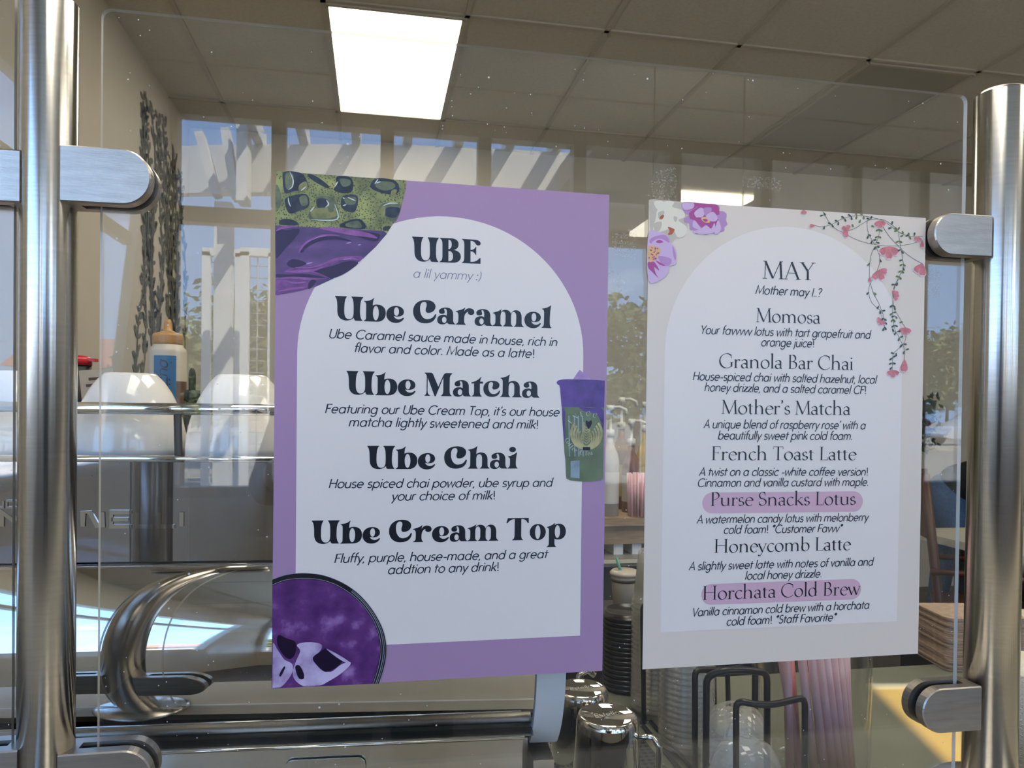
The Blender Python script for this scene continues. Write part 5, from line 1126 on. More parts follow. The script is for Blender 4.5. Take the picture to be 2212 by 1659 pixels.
# tape: a curved strip on the front of the body
mb = MB(); ta = -PI / 2 + 0.10; da = 0.60
n = 8; zz = [hz(770) + (0.004 - hz(770)) * i / 6 for i in range(7)]
vs = [((r + .0006) * math.cos(ta - da + 2 * da * j / n), (r + .0006) * math.sin(ta - da + 2 * da * j / n), z) for z in zz for j in range(n + 1)]
mb.add(vs, [(i * (n + 1) + j, i * (n + 1) + j + 1, (i + 1) * (n + 1) + j + 1, (i + 1) * (n + 1) + j) for i in range(6) for j in range(n)], True)
tape = mb.build('tape_label', M_tape, t)
mb = MB(); txt = 'butterscotch'; out, xa, xb = text_shapes(txt, sans_glyph); Lz = hz(778) - 0.006; sc = Lz / (xb - xa)
for v, f in out:
    mb.add([((r + .0010) * math.cos(ta + (q[1] - .4) * sc * 0.8 / r), (r + .0010) * math.sin(ta + (q[1] - .4) * sc * 0.8 / r), hz(778) - (q[0] - xa) * sc) for q in v], f)
mb.flat('handwriting', M_ink2, tape, 0)
b1 = top_at(414, 0.20); s_ = (aty(414, 795, b1.y) - aty(414, 868, b1.y)).z
t = thing('dropper_bottle', 'small black dropper bottle between two white cups', 'bottle', b1); r = (top_at(432, 0.20) - top_at(397, 0.20)).length / 2
h = aty(414, 795, b1.y).z - b1.z
M_dbot = mat('dark_glass', (0.014, 0.016, 0.03), 0.15)
MB().lathe([(0.0001, 0), (r * .95, 0), (r, 0.003), (r, h * .45), (r * .8, h * .56), (r * .55, h * .60), (0.0001, h * .6)], n=28).build('body', M_dbot, t)
MB().lathe([(r * .62, h * .58), (r * .98, h * .60), (r * .98, h * .72), (r * .58, h * .73)], n=28).build('collar', M_black, t)
MB().lathe([(r * .42, h * .72), (r * .44, h * .9), (r * .36, h * .97), (r * .15, h), (0.0001, h)], n=24).build('bulb', M_black, t)
b2 = top_at(168, 0.30); h = aty(168, 768, b2.y).z - b2.z; zl = aty(168, 786, b2.y).z - b2.z; r = (top_at(196, .30) - top_at(160, .30)).length * .75
t = thing('spice_bottle', 'black bottle with a red flip cap beside the left post', 'bottle', b2)
MB().lathe([(0.0001, 0), (r, 0), (r, zl - .002), (0.0001, zl - .002)], n=28).build('body', M_black, t)
MB().lathe([(r * 1.05, zl - .002), (r * 1.05, zl + .006), (r * .9, h - .002), (r * .5, h), (0.0001, h)], n=28).build('cap', mat('red_plastic', (0.50, 0.012, 0.02), 0.3), t)
MB().box((r * 1.1, 0, h - 0.006), (r * .6, .016, .004)).build('cap_tab', MATS['red_plastic'], t)
M_kraft = mat('kraft_paper', (0.46, 0.37, 0.27), 0.85, noise=0.1, nscale=60)
M_brown = mat('brown_ink', (0.10, 0.06, 0.035), 0.8)
bx = top_at(222, 0.23)
t = thing('packet_caddy', 'low tray of sugar packets behind the first white cup', 'tray', bx, -MA)
MB().box((0, 0, 0.022), (0.10, 0.05, 0.044)).build('tray', mat('tan_card', (0.34, 0.26, 0.19), 0.8), t)
for i, (px, py0, ry, wpx, lab) in enumerate(((205, 797, -6, 54, 'brown sugar packet with dark print, front of the packet tray'), (238, 806, 26, 40, 'brown sugar packet leaning right, last in the packet tray'), (228, 810, 12, 40, 'brown sugar packet half hidden in the middle of the tray'))):
    o = top_at(px + 14, 0.225 + 0.012 * i); zp_ = aty(px, py0, o.y).z; h = 0.065
    p = thing('sugar_packet', lab, 'sugar packet', (o.x, o.y, zp_ - h), 0, 'sugar packets in the tray'); p.rotation_euler = (0, math.radians(ry), -MA)
    MB().box((0, 0, h / 2), (0.042, 0.0022, h)).build('wrapper', M_kraft, p)
    mb = MB()
    for q, (zz, ww) in enumerate(((h - .012, .020), (h - .020, .028), (h - .027, .024), (h - .034, .030))): mb.box((0, -.0013, zz), (ww, .0004, .0035))
    mb.build('printed_lines', M_brown, p)
# ------------------------------------------------------------------ counters
M_lam = mat('grey_green_laminate', (0.165, 0.17, 0.13), 0.28, noise=0.08, nscale=12)
M_lamw = mat('cream_laminate', (0.62, 0.58, 0.46), 0.4, noise=0.03, nscale=8)
M_cab = mat('dark_cabinet', (0.035, 0.034, 0.036), 0.5)
yfar = atz(1900, 1442, Z0).y
CNT = thing('service_counter', 'grey green laminate counter with a patch of sunlight, under the sneeze guard', 'counter', (0.3, 0.25, 0))
MB().box((0.05, (yfar + 0.035) / 2 - 0.25, Z0 - 0.02), (2.46, yfar - 0.035, 0.04)).build('worktop', M_lam, CNT)
MB().box((0.05, yfar / 2 - 0.25, (Z0 - 0.04) / 2), (2.40, yfar - 0.05, Z0 - 0.042)).build('base_cabinet', M_cab, CNT)
LEDGE = thing('customer_ledge', 'tan ledge along the customer side that carries the steel posts', 'ledge', (0.3, -0.065, 0))
MB().box((0.05, 0, ZL - 0.02), (2.46, 0.19, 0.04)).build('top', mat('tan_laminate', (0.42, 0.37, 0.28), 0.35, noise=0.05, nscale=10), LEDGE)
MB().box((0.05, 0.02, (ZL - 0.04) / 2), (2.46, 0.10, ZL - 0.042)).build('front_wall', M_cab, LEDGE)
a, b, c = atz(1985, 1367, Z0), atz(2060, 1392, Z0), atz(2000, 1325, Z0)
t = thing('side_counter', 'cream topped side counter beyond the gap, at the lower right of the white poster', 'counter', (a.x, b.y, 0))
y1 = max(c.y, b.y + 0.12); ys = max(b.y - 0.02, yfar + 0.035)
MB().box((0.35, (ys + y1) / 2 - b.y, Z0 - 0.015), (0.70, y1 - ys, 0.03)).build('worktop', M_lamw, t)
MB().box((0.37, (ys + y1) / 2 - b.y, (Z0 - 0.03) / 2), (0.62, y1 - ys - 0.02, Z0 - 0.032)).build('base_cabinet', M_cab, t)
# back bar: counter, wooden riser, syrup bottles
YS = 1.50
zs = aty(1350, 1205, YS - 0.05).z
bb = thing('back_counter', 'dark fronted back counter with a pale edge, seen between the posters', 'counter', (0.75, YS + 0.25, 0))
MB().box((0, 0, zs - 0.012), (1.3, 0.62, 0.024)).build('worktop', mat('grey_top', (0.22, 0.21, 0.19), 0.4), bb)
MB().box((0, -0.312, zs - 0.008), (1.3, 0.006, 0.010)).build('edge_strip', M_lamw, bb)
MB().box((0, 0.01, (zs - 0.024) / 2), (1.28, 0.58, zs - 0.026)).build('cabinet', M_cab, bb)
M_wood = mat('pale_wood', (0.34, 0.24, 0.15), 0.6, noise=0.3, nscale=12, stretch=(1, 1, 9))
zw0, zw1 = aty(1350, 1162, YS).z, aty(1350, 1116, YS).z
xw = aty(1350, 1120, YS).x
w_ = thing('wooden_riser', 'low wooden riser holding syrup bottles on the back counter', 'shelf riser', (xw, YS + 0.11, zs))
MB().box((0, 0, zw1 - zs - 0.012), (0.50, 0.28, 0.024)).build('top_board', M_wood, w_)
MB().box((0, -0.11, (zw0 + zw1) / 2 - zs - 0.02), (0.50, 0.02, zw1 - zw0 - 0.006)).build('front_board', M_wood, w_)
for x in (-0.225, -0.02, 0.04, 0.225): MB().box((x, 0, (zw0 - zs) / 2 - 0.004), (0.03, 0.22, zw0 - zs - 0.008)).build('foot', M_white, w_)
M_pump = mat('white_pump', (0.62, 0.60, 0.55), 0.4)
M_gls = thin_clear('bottle_glass', (0.97, 0.975, 0.97), 0.05)
def syrup(px, Y, ptop, liquid, lab, colname, label_col):
    p = aty(px, 1116, Y); z0 = zw1; h = aty(px, ptop, Y).z - z0
    t = thing('syrup_bottle', lab, 'bottle', (p.x, Y, z0), 0, 'pump bottles on the wooden riser'); r = 0.029
    hb = h * 0.72
    MB().lathe([(0.0001, 0), (r, 0), (r, hb * .68), (r * .85, hb * .78), (r * .38, hb * .9), (r * .36, hb), (0.0001, hb)], n=24).build('body', mat(colname, liquid, 0.2, noise=0.1), t)
    MB().shell([(r * 1.01, hb * .16), (r * 1.01, hb * .55)], n=24).build('label', mat(colname + '_label', label_col, 0.6), t)
    m = MB(); m.lathe([(r * .45, hb - .002), (r * .45, hb + .02), (r * .16, hb + .022), (r * .16, h - .02), (r * .4, h - .018), (r * .4, h), (0.0001, h)], n=16)
    m.tube([(0, 0, h - .008), (r * .9, -.01, h - .006), (r * 1.5, -.018, h - .014), (r * 1.6, -.02, h - .03)], 0.005, 8); m.build('pump', M_pump, t)
syrup(1316, YS + 0.03, 875, (0.50, 0.47, 0.42), 'clear pump bottle closest to the purple poster edge', 'clear_syrup', (0.55, 0.53, 0.48))
syrup(1340, YS + 0.19, 858, (0.23, 0.13, 0.06), 'brown pump bottle in the back row of the riser', 'brown_syrup', (0.45, 0.36, 0.14))
syrup(1362, YS + 0.105, 905, (0.20, 0.11, 0.08), 'dark pump bottle with grey label in the middle of the riser', 'dark_syrup', (0.42, 0.42, 0.40))
syrup(1392, YS + 0.19, 868, (0.50, 0.33, 0.05), 'yellow pump bottle partly behind the white poster', 'yellow_syrup', (0.55, 0.40, 0.12))
M_straw = mat('pink_straw', (0.80, 0.52, 0.56), 0.35)
p = aty(1372, 1116, YS - 0.02); hh = aty(1372, 1022, YS - 0.02).z - zw1
t = thing('straw_cup', 'clear tumbler of pink straws on the wooden riser', 'straw holder', (p.x + 0.012, YS - 0.005, zw1))
MB().shell([(0.030, 0.0), (0.034, hh * .55)], n=24).build('tumbler', M_gls, t)
rr = random.Random(8); s0 = None
for k in range(26):
    a, q = rr.random() * 6.28, 0.027 * math.sqrt(rr.random())
    loc = Vector((p.x + 0.012 + q * math.cos(a), YS - 0.005 + q * math.sin(a), zw1 + 0.001))
    rot = (0.05 * math.sin(a) * -q / .027, 0.05 * math.cos(a) * q / .027, 0)
    if s0 is None:
        s0 = tag(MB().lathe([(0.0032, 0), (0.0032, hh * .98), (0.0024, hh * .98), (0.0024, hh * .9)], n=8).build('straw', M_straw), 'thin pink straw in the far tumbler on the riser', 'straw', 'pink straws in the far tumbler'); s0.location = loc; s0.rotation_euler = rot
    else: copy_thing(s0, loc, rot=rot)
# takeaway cup with a green straw, on a dark cart in front of the back counter
YC = 1.02
pc = aty(1348, 1322, YC); dk = thing('utility_cart', 'low black cart in front of the back counter', 'cart', (pc.x, YC, 0))
MB().box((0, 0, pc.z - 0.015), (0.36, 0.24, 0.026)).build('top_shelf', M_cab, dk)
for sx in (-.16, .16):
    for sy in (-.1, .1): MB().box((sx, sy, (pc.z - .03) / 2), (.02, .02, pc.z - .03)).build('leg', M_cab, dk)
r1 = (aty(1377, 1240, YC) - aty(1320, 1240, YC)).length / 2; hc_ = aty(1348, 1240, YC).z - pc.z
t = thing('takeaway_cup', 'pale takeaway cup with a green straw, between the posters', 'cup', (pc.x, YC, pc.z - 0.002))
MB().lathe([(0.0001, 0), (r1 * .72, 0), (r1 * .98, hc_ - .004), (r1 * .98, hc_), (0.0001, hc_ + 0.001)], n=28).build('cup', mat('cream_card', (0.55, 0.48, 0.38), 0.6, noise=.05), t)
MB().lathe([(r1 * 1.0, hc_ - .014), (r1 * 1.02, hc_ - .010), (r1 * 1.0, hc_ - .007)], n=28).build('band', M_cab, t)
MB().lathe([(r1 * 1.06, hc_), (r1 * 1.06, hc_ + .006), (r1 * .9, hc_ + .012), (0.0001, hc_ + .012)], n=28).build('lid', mat('frosted_lid', (0.5, 0.45, 0.38), 0.3), t)
mb = MB(); mb.tube([(0, 0, hc_ - .02), (-0.021, 0, hc_ + aty(1328, 1228, YC).z - aty(1348, 1240, YC).z + .028)], 0.0036, 8); mb.build('straw', mat('green_straw', (0.10, 0.36, 0.28), 0.4), t)
# ------------------------------------------------------------------ drip tray and steel pitchers
M_perf = mat('perforated_steel', (0.34, 0.36, 0.36), 0.25, 1.0)
N, L = nodes_of(M_perf); b_ = N['Principled BSDF']
tx = N.new('ShaderNodeTexCoord'); mp = N.new('ShaderNodeMapping'); mp.inputs['Scale'].default_value = (95, 95, 0); L.new(tx.outputs['Object'], mp.inputs[0])
v = N.new('ShaderNodeTexVoronoi'); v.inputs['Scale'].default_value = 1.0; v.inputs['Randomness'].default_value = 0.0; v.voronoi_dimensions = '2D'; L.new(mp.outputs[0], v.inputs['Vector'])
ls = N.new('ShaderNodeMath'); ls.operation = 'GREATER_THAN'; ls.inputs[1].default_value = 0.30; L.new(v.outputs['Distance'], ls.inputs[0])
mx_ = N.new('ShaderNodeMix'); mx_.data_type = 'RGBA'; L.new(ls.outputs[0], mx_.inputs[0]); mx_.inputs[6].default_value = (0.008, 0.01, 0.012, 1); mx_.inputs[7].default_value = (0.34, 0.36, 0.36, 1)
L.new(mx_.outputs[2], b_.inputs['Base Color']); L.new(ls.outputs[0], b_.inputs['Metallic'])
tl = atz(1175, 1600, Z0 + 0.012); xr_ = atz(1435, 1640, Z0 + 0.012).x
TY0, TY1 = 0.03, 0.40
t = thing('drip_tray', 'perforated steel drip tray under the upturned pitchers', 'drip tray', ((tl.x + xr_) / 2 - 0.005, (TY0 + TY1) / 2, Z0), 0)
MB().rbox((0, 0, 0.009), (xr_ - tl.x, TY1 - TY0, 0.004), 0.012).build('grid', M_perf, t)
MB().rbox((0, 0, 0.0035), (xr_ - tl.x - .01, TY1 - TY0 - .01, 0.007), 0.012).build('pan', M_dull, t)
def pitcher(px, py, wpx, Y, lab, ang):
    c = aty(px, py, Y); r = (aty(px + wpx / 2, py, Y) - aty(px - wpx / 2, py, Y)).length / 2
    z0 = Z0 + 0.0112; h = c.z - z0
    t = thing('milk_pitcher', lab, 'milk pitcher', (c.x, Y, z0), ang, 'upturned steel milk pitchers')
    pr = [(0.0001, h - 0.002), (r * .86, h - 0.002), (r * .90, h), (r * .97, h - .002), (r * 1.03, h - .009), (r * 1.05, h - .03), (r * 1.10, h * .45), (r * 1.14, h * .25), (r * 1.12, h * .1), (r * 1.10, 0.004), (r * 1.08, 0.0), (r * 1.05, .002), (r * 1.06, .02)]
    MB().lathe(pr, n=56).build('body', M_chrome, t)
    mb = MB(); mb.tube([Vector((r * 1.08, 0, h * .78)), Vector((r * 1.5, 0, h * .80)), Vector((r * 1.72, 0, h * .70)), Vector((r * 1.72, 0, h * .35)), Vector((r * 1.55, 0, h * .16))], 0.0045, 8); mb.build('handle', M_chrome, t)
    mb = MB(); out, xa, xb = text_shapes('Estella', sans_glyph); sc = r * .95 / (xb - xa)
    ca, sa = math.cos(-ang + 0.15), math.sin(-ang + 0.15)
    for v, f in out:
        q = [((a - (xa + xb) / 2) * sc, (b - .3) * sc) for a, b in v]
        mb.add([(a * ca - b * sa, a * sa + b * ca, h - 0.0016) for a, b in q], f)
    mb.flat('stamped_mark', mat('stamp_mark', (0.6, 0.6, 0.57), 0.4, 0.5), t, 0)
pitcher(1312, 1541, 124, 0.225, 'nearest steel milk pitcher standing upside down on the drip tray', -0.5)
pitcher(1256, 1484, 108, 0.335, 'second steel milk pitcher, upside down behind the nearest one', -0.5)
t = thing('steam_wand', 'thin steel tap end showing above the rear milk pitcher', 'tap', (aty(1262, 1462, 0.40).x, 0.425, Z0))
hz_ = aty(1262, 1458, 0.425).z - Z0
mb = MB(); mb.tube([(0, 0, 0), (0, 0, hz_), (0.012, 0, hz_ + .008), (0.024, 0, hz_)], 0.006, 10); mb.build('spout', M_chrome, t)
# ------------------------------------------------------------------ wire rack with clear cups and lids
M_wirek = mat('black_wire', (0.012, 0.011, 0.012), 0.35)
M_pet = thin_clear('clear_plastic', (0.95, 0.955, 0.95), 0.06, haze=0.18, hazecol=(0.75, 0.74, 0.68), boost=0.9)
def col(px, Y): p = aty(px, 1600, Y); return Vector((p.x, Y, Z0))
RK = thing('cup_rack', 'black wire rack with tall looped holders for clear cups and lids', 'cup rack', col(1560, 0.34))
def hoop(parts, name='wire_loop', r=0.0042):
    """parts: (px, py, Y) points of one bent wire; corners are rounded"""
    P3 = [aty(a, b, y) - Vector(RK.location) for a, b, y in parts]
    P3 = [Vector((p.x, p.y, max(p.z, 0.006))) for p in P3]
    out = [P3[0]]
    for i in range(1, len(P3) - 1):
        a, b, c = P3[i - 1], P3[i], P3[i + 1]; d = min(0.010, (b - a).length * .45, (c - b).length * .45)
        p, q = b + (a - b).normalized() * d, b + (c - b).normalized() * d
        for k in range(5):
            t_ = k / 4; out.append(p * (1 - t_) ** 2 + b * 2 * t_ * (1 - t_) + q * t_ * t_)
    out.append(P3[-1]); mb = MB(); mb.tube(out, r, 8); mb.build(name, M_wirek, RK)
def foot(px, Y):  # floor point of a vertical wire
    return (px, 1760, Y)
hoop([foot(1501, .215), (1501, 1447, .215), (1545, 1447, .235), (1590, 1446, .235), (1631, 1432, .21), foot(1630, .21)])
hoop([foot(1524, .125), (1526, 1462, .125), (1560, 1449, .115), (1600, 1447, .115), (1657, 1453, .125), foot(1657, .125)])
hoop([foot(1590, .055), (1590, 1513, .055), (1632, 1522, .045), (1672, 1522, .045), (1739, 1506, .06), foot(1737, .06)], r=0.0036)
hoop([foot(1388, .45), (1388, 1310, .45), (1400, 1302, .44), (1444, 1306, .45), foot(1443, .45)])
hoop([foot(1455, .40), (1455, 1330, .40), (1475, 1326, .39), (1490, 1330, .40), foot(1490, .40)])
hoop([foot(1541, .42), (1541, 1420, .42), (1555, 1418, .42), (1571, 1420, .42), foot(1571, .42)])
mb = MB()
a, b = col(1388, .45) - Vector(RK.location), col(1610, .15) - Vector(RK.location)
mb.tube([(a.x, .12, .004), (b.x, .12, .004), (b.x, -.19, .004), (a.x, -.19, .004)], 0.003, 8, closed=True); mb.build('base_frame', M_wirek, RK)
def stack(px, Y, r, n, pitch, z0, kind, lab, group, tilt=0.0):
    c = col(px, Y); base = None
    for i in range(n):
        loc = Vector((c.x + math.sin(tilt) * pitch * i, Y, Z0 + z0 + pitch * math.cos(tilt) * i))
        if base is None:
            if kind == 'cup':   # upside-down tumbler
                prof = [(r, 0), (r * 1.04, .002), (r * 1.04, .005), (r * .99, .006), (r * .93, .03), (r * .80, .085), (r * .74, .088), (0.0001, .088)]
                nm, cat, m = 'plastic_cup', 'cup', M_pet
            elif kind == 'dome':
                prof = [(r * 1.04, 0), (r * 1.05, .004), (r * .98, .005), (r * .97, .010), (r * .90, .022), (r * .68, .036), (r * .42, .042), (r * .22, .0425)]
                nm, cat, m = 'dome_lid', 'lid', M_pet
            else:
                prof = [(r * 1.03, 0), (r * 1.05, .003), (r * 1.02, .006), (r * .98, .006), (r * .96, .012), (r * .88, .013), (r * .86, .010), (0.0001, .010)]
                nm, cat, m = 'black_lid', 'lid', M_lidk
            base = tag(MB().shell(prof, n=36).build(nm, m), lab, cat, group); base.location = loc; base.rotation_euler = (0, tilt, 0)
        else: copy_thing(base, loc, rot=(0, tilt, 0))
M_lidk = mat('black_plastic', (0.014, 0.014, 0.015), 0.25)
stack(1418, .50, .043, 22, .0085, .01, 'cup', 'clear plastic cup nested in the tall column at the rack\'s left end', 'clear cups in the left rack column')
stack(1482, .36, .040, 17, .0085, .01, 'cup', 'clear plastic cup nested in the column at the middle of the rack', 'clear cups in the middle rack column')
stack(1590, .172, .041, 7, .0075, .058, 'dome', 'clear dome lid nested in the column behind the front wire loop', 'clear dome lids behind the front loop')
stack(1352, .62, .045, 16, .0085, .004, 'black', 'black coffee lid in the tall dark stack between the posters', 'black lids in the tall stack')
t = aty(1612, 1600, .092)
dl = tag(MB().shell([(.041, 0), (.042, .004), (.0395, .006), (.039, .012), (.036, .024), (.028, .036), (.016, .042), (.0145, .0425), (0.0001, .0425)], n=40).build('dome_lid', M_pet), 'single large dome lid lying lowest, at the bottom edge of the photo', 'lid'); dl.location = (t.x, .092, max(Z0 + 0.008, t.z - .042))
# ------------------------------------------------------------------ jar of fat pink straws
YJ = 0.268
a, b = aty(1640, 1560, YJ), aty(1852, 1560, YJ); rj = (b.x - a.x) / 2; xj = (a.x + b.x) / 2 + 0.004
hj = 0.27
t = thing('straw_jar', 'large clear glass jar holding fat pink straws under the white poster', 'jar', (xj, YJ, Z0))
MB().shell([(0.001, 0.002), (rj * .9, 0.002), (rj * .97, .012), (rj, .04), (rj, hj * .75), (rj * .97, hj * .9), (rj * .96, hj)], n=48).build('jar', M_gls, t)
MB().shell([(rj * .90, hj * .86), (rj * .955, hj * .6), (rj * .955, .03), (rj * .9, .010)], n=48).build('inner_wall', M_gls, t)
rr = random.Random(11); base = None
M_strawp = mat('fat_pink_straw', (0.92, 0.58, 0.60), 0.30, noise=0.06, nscale=30)
k = 0
for i, (u0, u1, dep) in enumerate([(-.80, -.62, -.25), (-.95, -.30, -.05), (-.70, -.15, -.45), (-.55, .05, -.55), (-.42, .22, -.60), (-.28, .36, -.62), (-.10, .50, -.60), (.08, .62, -.55), (.24, .70, -.48), (.40, .74, -.38), (.55, .76, -.25), (.64, .72, -.10), (-.3, .1, .1), (.0, .3, .1), (.2, .5, .15), (-.5, -.2, .2), (.4, .6, .2)]):
    top = Vector((u0 * rj * .86, dep * rj, .235)); bot = Vector((u1 * rj * .86, dep * rj * .7, .012)); d = (top - bot).normalized()
    loc = Vector((xj, YJ, Z0)) + bot; rot = d.to_track_quat('Z', 'Y').to_euler()
    if base is None:
        base = tag(MB().lathe([(0.0058, 0), (0.0058, .235), (0.005, .235), (0.005, .20)], n=14).build('fat_straw', M_strawp), 'fat pink straw leaning in the big glass jar', 'straw', 'fat pink straws in the glass jar'); base.location = loc; base.rotation_euler = rot
    else: copy_thing(base, loc, rot=rot)
# ------------------------------------------------------------------ brown napkins and paper roll at the right
YN = atz(2075, 1452, Z0).y + 0.05
a = aty(2058, 1400, YN - 0.05); zt_n = aty(2075, 1318, YN).z
nw = 0.165; nn = 26; pit = (zt_n - Z0 - 0.002) / nn; base = None; rr = random.Random(5)
for i in range(nn):
    loc = Vector((a.x + nw / 2 + rr.uniform(-.0018, .0018), YN + rr.uniform(-.0018, .0018), Z0 + 0.001 + pit * i)); rz = -0.16 + rr.uniform(-.012, .012)
    if base is None:
        base = tag(MB().rbox((0, 0, pit * .44), (nw, 0.12, pit * .84), 0.016, 4).build('napkin', mat('brown_napkin', (0.36, 0.26, 0.19), 0.95, noise=0.18, nscale=70, bump=0.3, bscale=90)), 'brown paper napkin in the thick pile behind the right post', 'napkin', 'brown paper napkins in the pile'); base.location = loc; base.rotation_euler = (0, 0, rz)
    else: copy_thing(base, loc, rot=(0, 0, rz))
YR_ = 0.20
a = aty(2172, 1550, YR_); zt_r = aty(2195, 1446, YR_).z
t = thing('paper_roll', 'white dimpled paper towel roll at the lower right corner', 'paper towel', (a.x + 0.075, YR_, Z0))
MB().lathe([(0.02, 0), (0.070, 0), (0.072, .003), (0.072, zt_r - Z0 - .003), (0.070, zt_r - Z0), (0.02, zt_r - Z0)], n=48).build('roll', mat('dimpled_paper', (0.66, 0.63, 0.54), 0.95, bump=0.5, bscale=260), t)
MB().shell([(0.0205, -.0), (0.0205, zt_r - Z0 + .001)], n=24).build('core', M_kraft, t)
# ------------------------------------------------------------------ dining table, chair, leaf decal, hanging plant
M_tab = mat('cream_table', (0.60, 0.57, 0.46), 0.4)
t = thing('dining_table', 'cream dining table with a thick edge, behind the right post', 'table', (3.2, 2.15, 0))
MB().rbox((0, 0, 0.732), (1.02, 1.08, 0.036), 0.02).build('tabletop', M_tab, t)
for sx, sy in ((-.3, -.4), (.3, -.4), (-.3, .4), (.3, .4)): MB().box((sx, sy, .357), (.04, .04, .714)).build('leg', M_cab, t)
M_dwood = mat('dark_wood', (0.07, 0.028, 0.018), 0.4, noise=0.25, nscale=20)
def chair(x, y, rz, lab):
    t = thing('dining_chair', lab, 'chair', (x, y, 0), rz, 'dark wooden chairs at the table')
    MB().rbox((0, 0, .475), (.42, .42, .035), .03).build('seat', M_dwood, t)
    for sx in (-.18, .18):
        mb = MB(); mb.tube([(sx, .18, 0), (sx, .18, .46)], .018, 8); mb.build('leg', M_dwood, t)
        mb = MB(); mb.tube([(sx, -.20, 0), (sx, -.18, .46), (sx, -.25, 1.08)], .018, 8); mb.build('leg', M_dwood, t)
    mb = MB(); pts = [(-.19, -.215, .72), (-.1, -.24, .74), (.1, -.24, .74), (.19, -.215, .72)]
    for z0_, z1_ in ((.80, 1.07),):
        vs = []
        for a_, b_2, c_ in pts: vs += [(a_, b_2, z0_), (a_, b_2 - .02, z1_), (a_, b_2 - .022, z0_), (a_, b_2 - .042, z1_)]
        mb.add(vs, [f for i in range(3) for f in ((4 * i, 4 * i + 4, 4 * i + 5, 4 * i + 1), (4 * i + 2, 4 * i + 3, 4 * i + 7, 4 * i + 6), (4 * i + 1, 4 * i + 5, 4 * i + 7, 4 * i + 3), (4 * i, 4 * i + 2, 4 * i + 6, 4 * i + 4))] + [(0, 1, 3, 2), (12, 14, 15, 13)])
    mb.build('backrest', M_dwood, t)
    mb = MB()
    for sx in (-.2, .2): mb.tube([(sx, -.22, .66), (sx, .05, .67), (sx, .14, .66), (sx, .17, .47)], .014, 8)
    mb.build('armrests', M_dwood, t)
pch = aty(1999, 1100, 2.30)
chair(pch.x + 0.19, 2.30 - 0.15, math.radians(-128.5), 'dark wooden armchair pushed in at the left end of the cream table')
M_decal = mat('leaf_decal_vinyl', (0.12, 0.118, 0.095), 0.6)
rr = random.Random(21); mb = MB()
def wleaf(y, z, a, ln):
    pts = []
    for k in range(10):
        t_ = 2 * PI * k / 10; u, v_ = ln * (0.5 + 0.5 * math.cos(t_)), ln * .22 * math.sin(t_)
        pts.append((XL + 0.0042, y + u * math.cos(a) - v_ * math.sin(a), z + u * math.sin(a) + v_ * math.cos(a)))
    mb.add(pts, [tuple(range(10))])
yA, yB = atx(292, 500, XL).y, 4.30
for st in range(15):
    y = yA + 0.05 + (yB - yA - .1) * (st + rr.random() * .6) / 15; z = 1.05
    ztop = 2.98 - 0.30 * abs((y - yA) / (yB - yA) - 0.25) * rr.uniform(.4, 1.2) - rr.random() * .2
    path_ = []
    while z < ztop:
        path_.append((XL + 0.0036, y, z)); z += .035; y += rr.gauss(0, .012) + .006 * math.sin(z * 4 + st)
        y = min(max(y, yA), yB - .04)
        for s_ in (-1, 1):
            if rr.random() < .62: wleaf(y, z, PI / 2 + s_ * rr.uniform(.4, 1.3), rr.uniform(.04, .085))
    mb.tube([path_[i] for i in range(0, len(path_), 3)], .003, 5)
tag(mb.build('leaf_decal', M_decal), 'dark leafy vine decal climbing the left wall', 'wall decal')
# trailing plant on the back wall beside the poster
p = aty(1998, 865, 4.2); t = thing('hanging_plant', 'dark trailing plant against the wall just right of the white poster', 'plant', (p.x, 4.2, p.z))
MB().lathe([(0.0001, -.12), (.06, -.12), (.08, 0), (.075, 0), (0.0001, -.02)], n=20).build('pot', M_cab, t)
mb = MB(); rr = random.Random(4)
for k in range(150):
    z = -rr.random() * .42; q = Vector((rr.gauss(0, .05), -abs(rr.gauss(.04, .04)) + .02, z + .04)); u = Vector((rr.gauss(0, 1), rr.gauss(0, 1), rr.gauss(0, 1))).normalized() * .028; v_ = u.cross(Vector((0, 1, .3))).normalized() * .014
    mb.add([q - u, q + v_, q + u, q - v_], [(0, 1, 2, 3)])
mb.flat('foliage', mat('dark_leaf', (0.02, 0.03, 0.018), 0.5), t, 0)
mb = MB(); mb.tube([(0, 0, -.02), (0, .13, .25)], .003, 5); mb.build('hanger', M_cab, t)
# ------------------------------------------------------------------ people
def skin_body(name, verts, edges, radii, m, parent, root=0, sub=2):
    me = bpy.data.meshes.new(name); me.from_pydata([tuple(v) for v in verts], edges, []); me.materials.append(m)
    o = bpy.data.objects.new(name, me); COL.objects.link(o); o.parent = parent
    md = o.modifiers.new('skin', 'SKIN'); md.use_smooth_shade = True
    for i, r in enumerate(radii):
        sv = me.skin_vertices[0].data[i]; sv.radius = r if isinstance(r, tuple) else (r, r); sv.use_root = (i == root)
    s = o.modifiers.new('sub', 'SUBSURF'); s.levels = sub; s.render_levels = sub
    return o
def rem_body(name, caps, m, parent, vox=0.014, flat=1.0):
    """tapered limbs (p, q, r0, r1) melted into one continuous surface"""
    mb = MB()
    for p, q, r0, r1 in caps:
        p, q = Vector(p), Vector(q); n = 7
        mb.tube([p.lerp(q, i / n) for i in range(n + 1)], [r0 + (r1 - r0) * i / n for i in range(n + 1)], 14)
        mb.ell(p, (r0, r0, r0), 14, 10); mb.ell(q, (r1, r1, r1), 14, 10)
    o = mb.build(name, m, parent)
    md = o.modifiers.new('melt', 'REMESH'); md.mode = 'VOXEL'; md.voxel_size = vox; md.use_smooth_shade = True
    sm = o.modifiers.new('smooth', 'SMOOTH'); sm.factor = 0.5; sm.iterations = 8
    return o
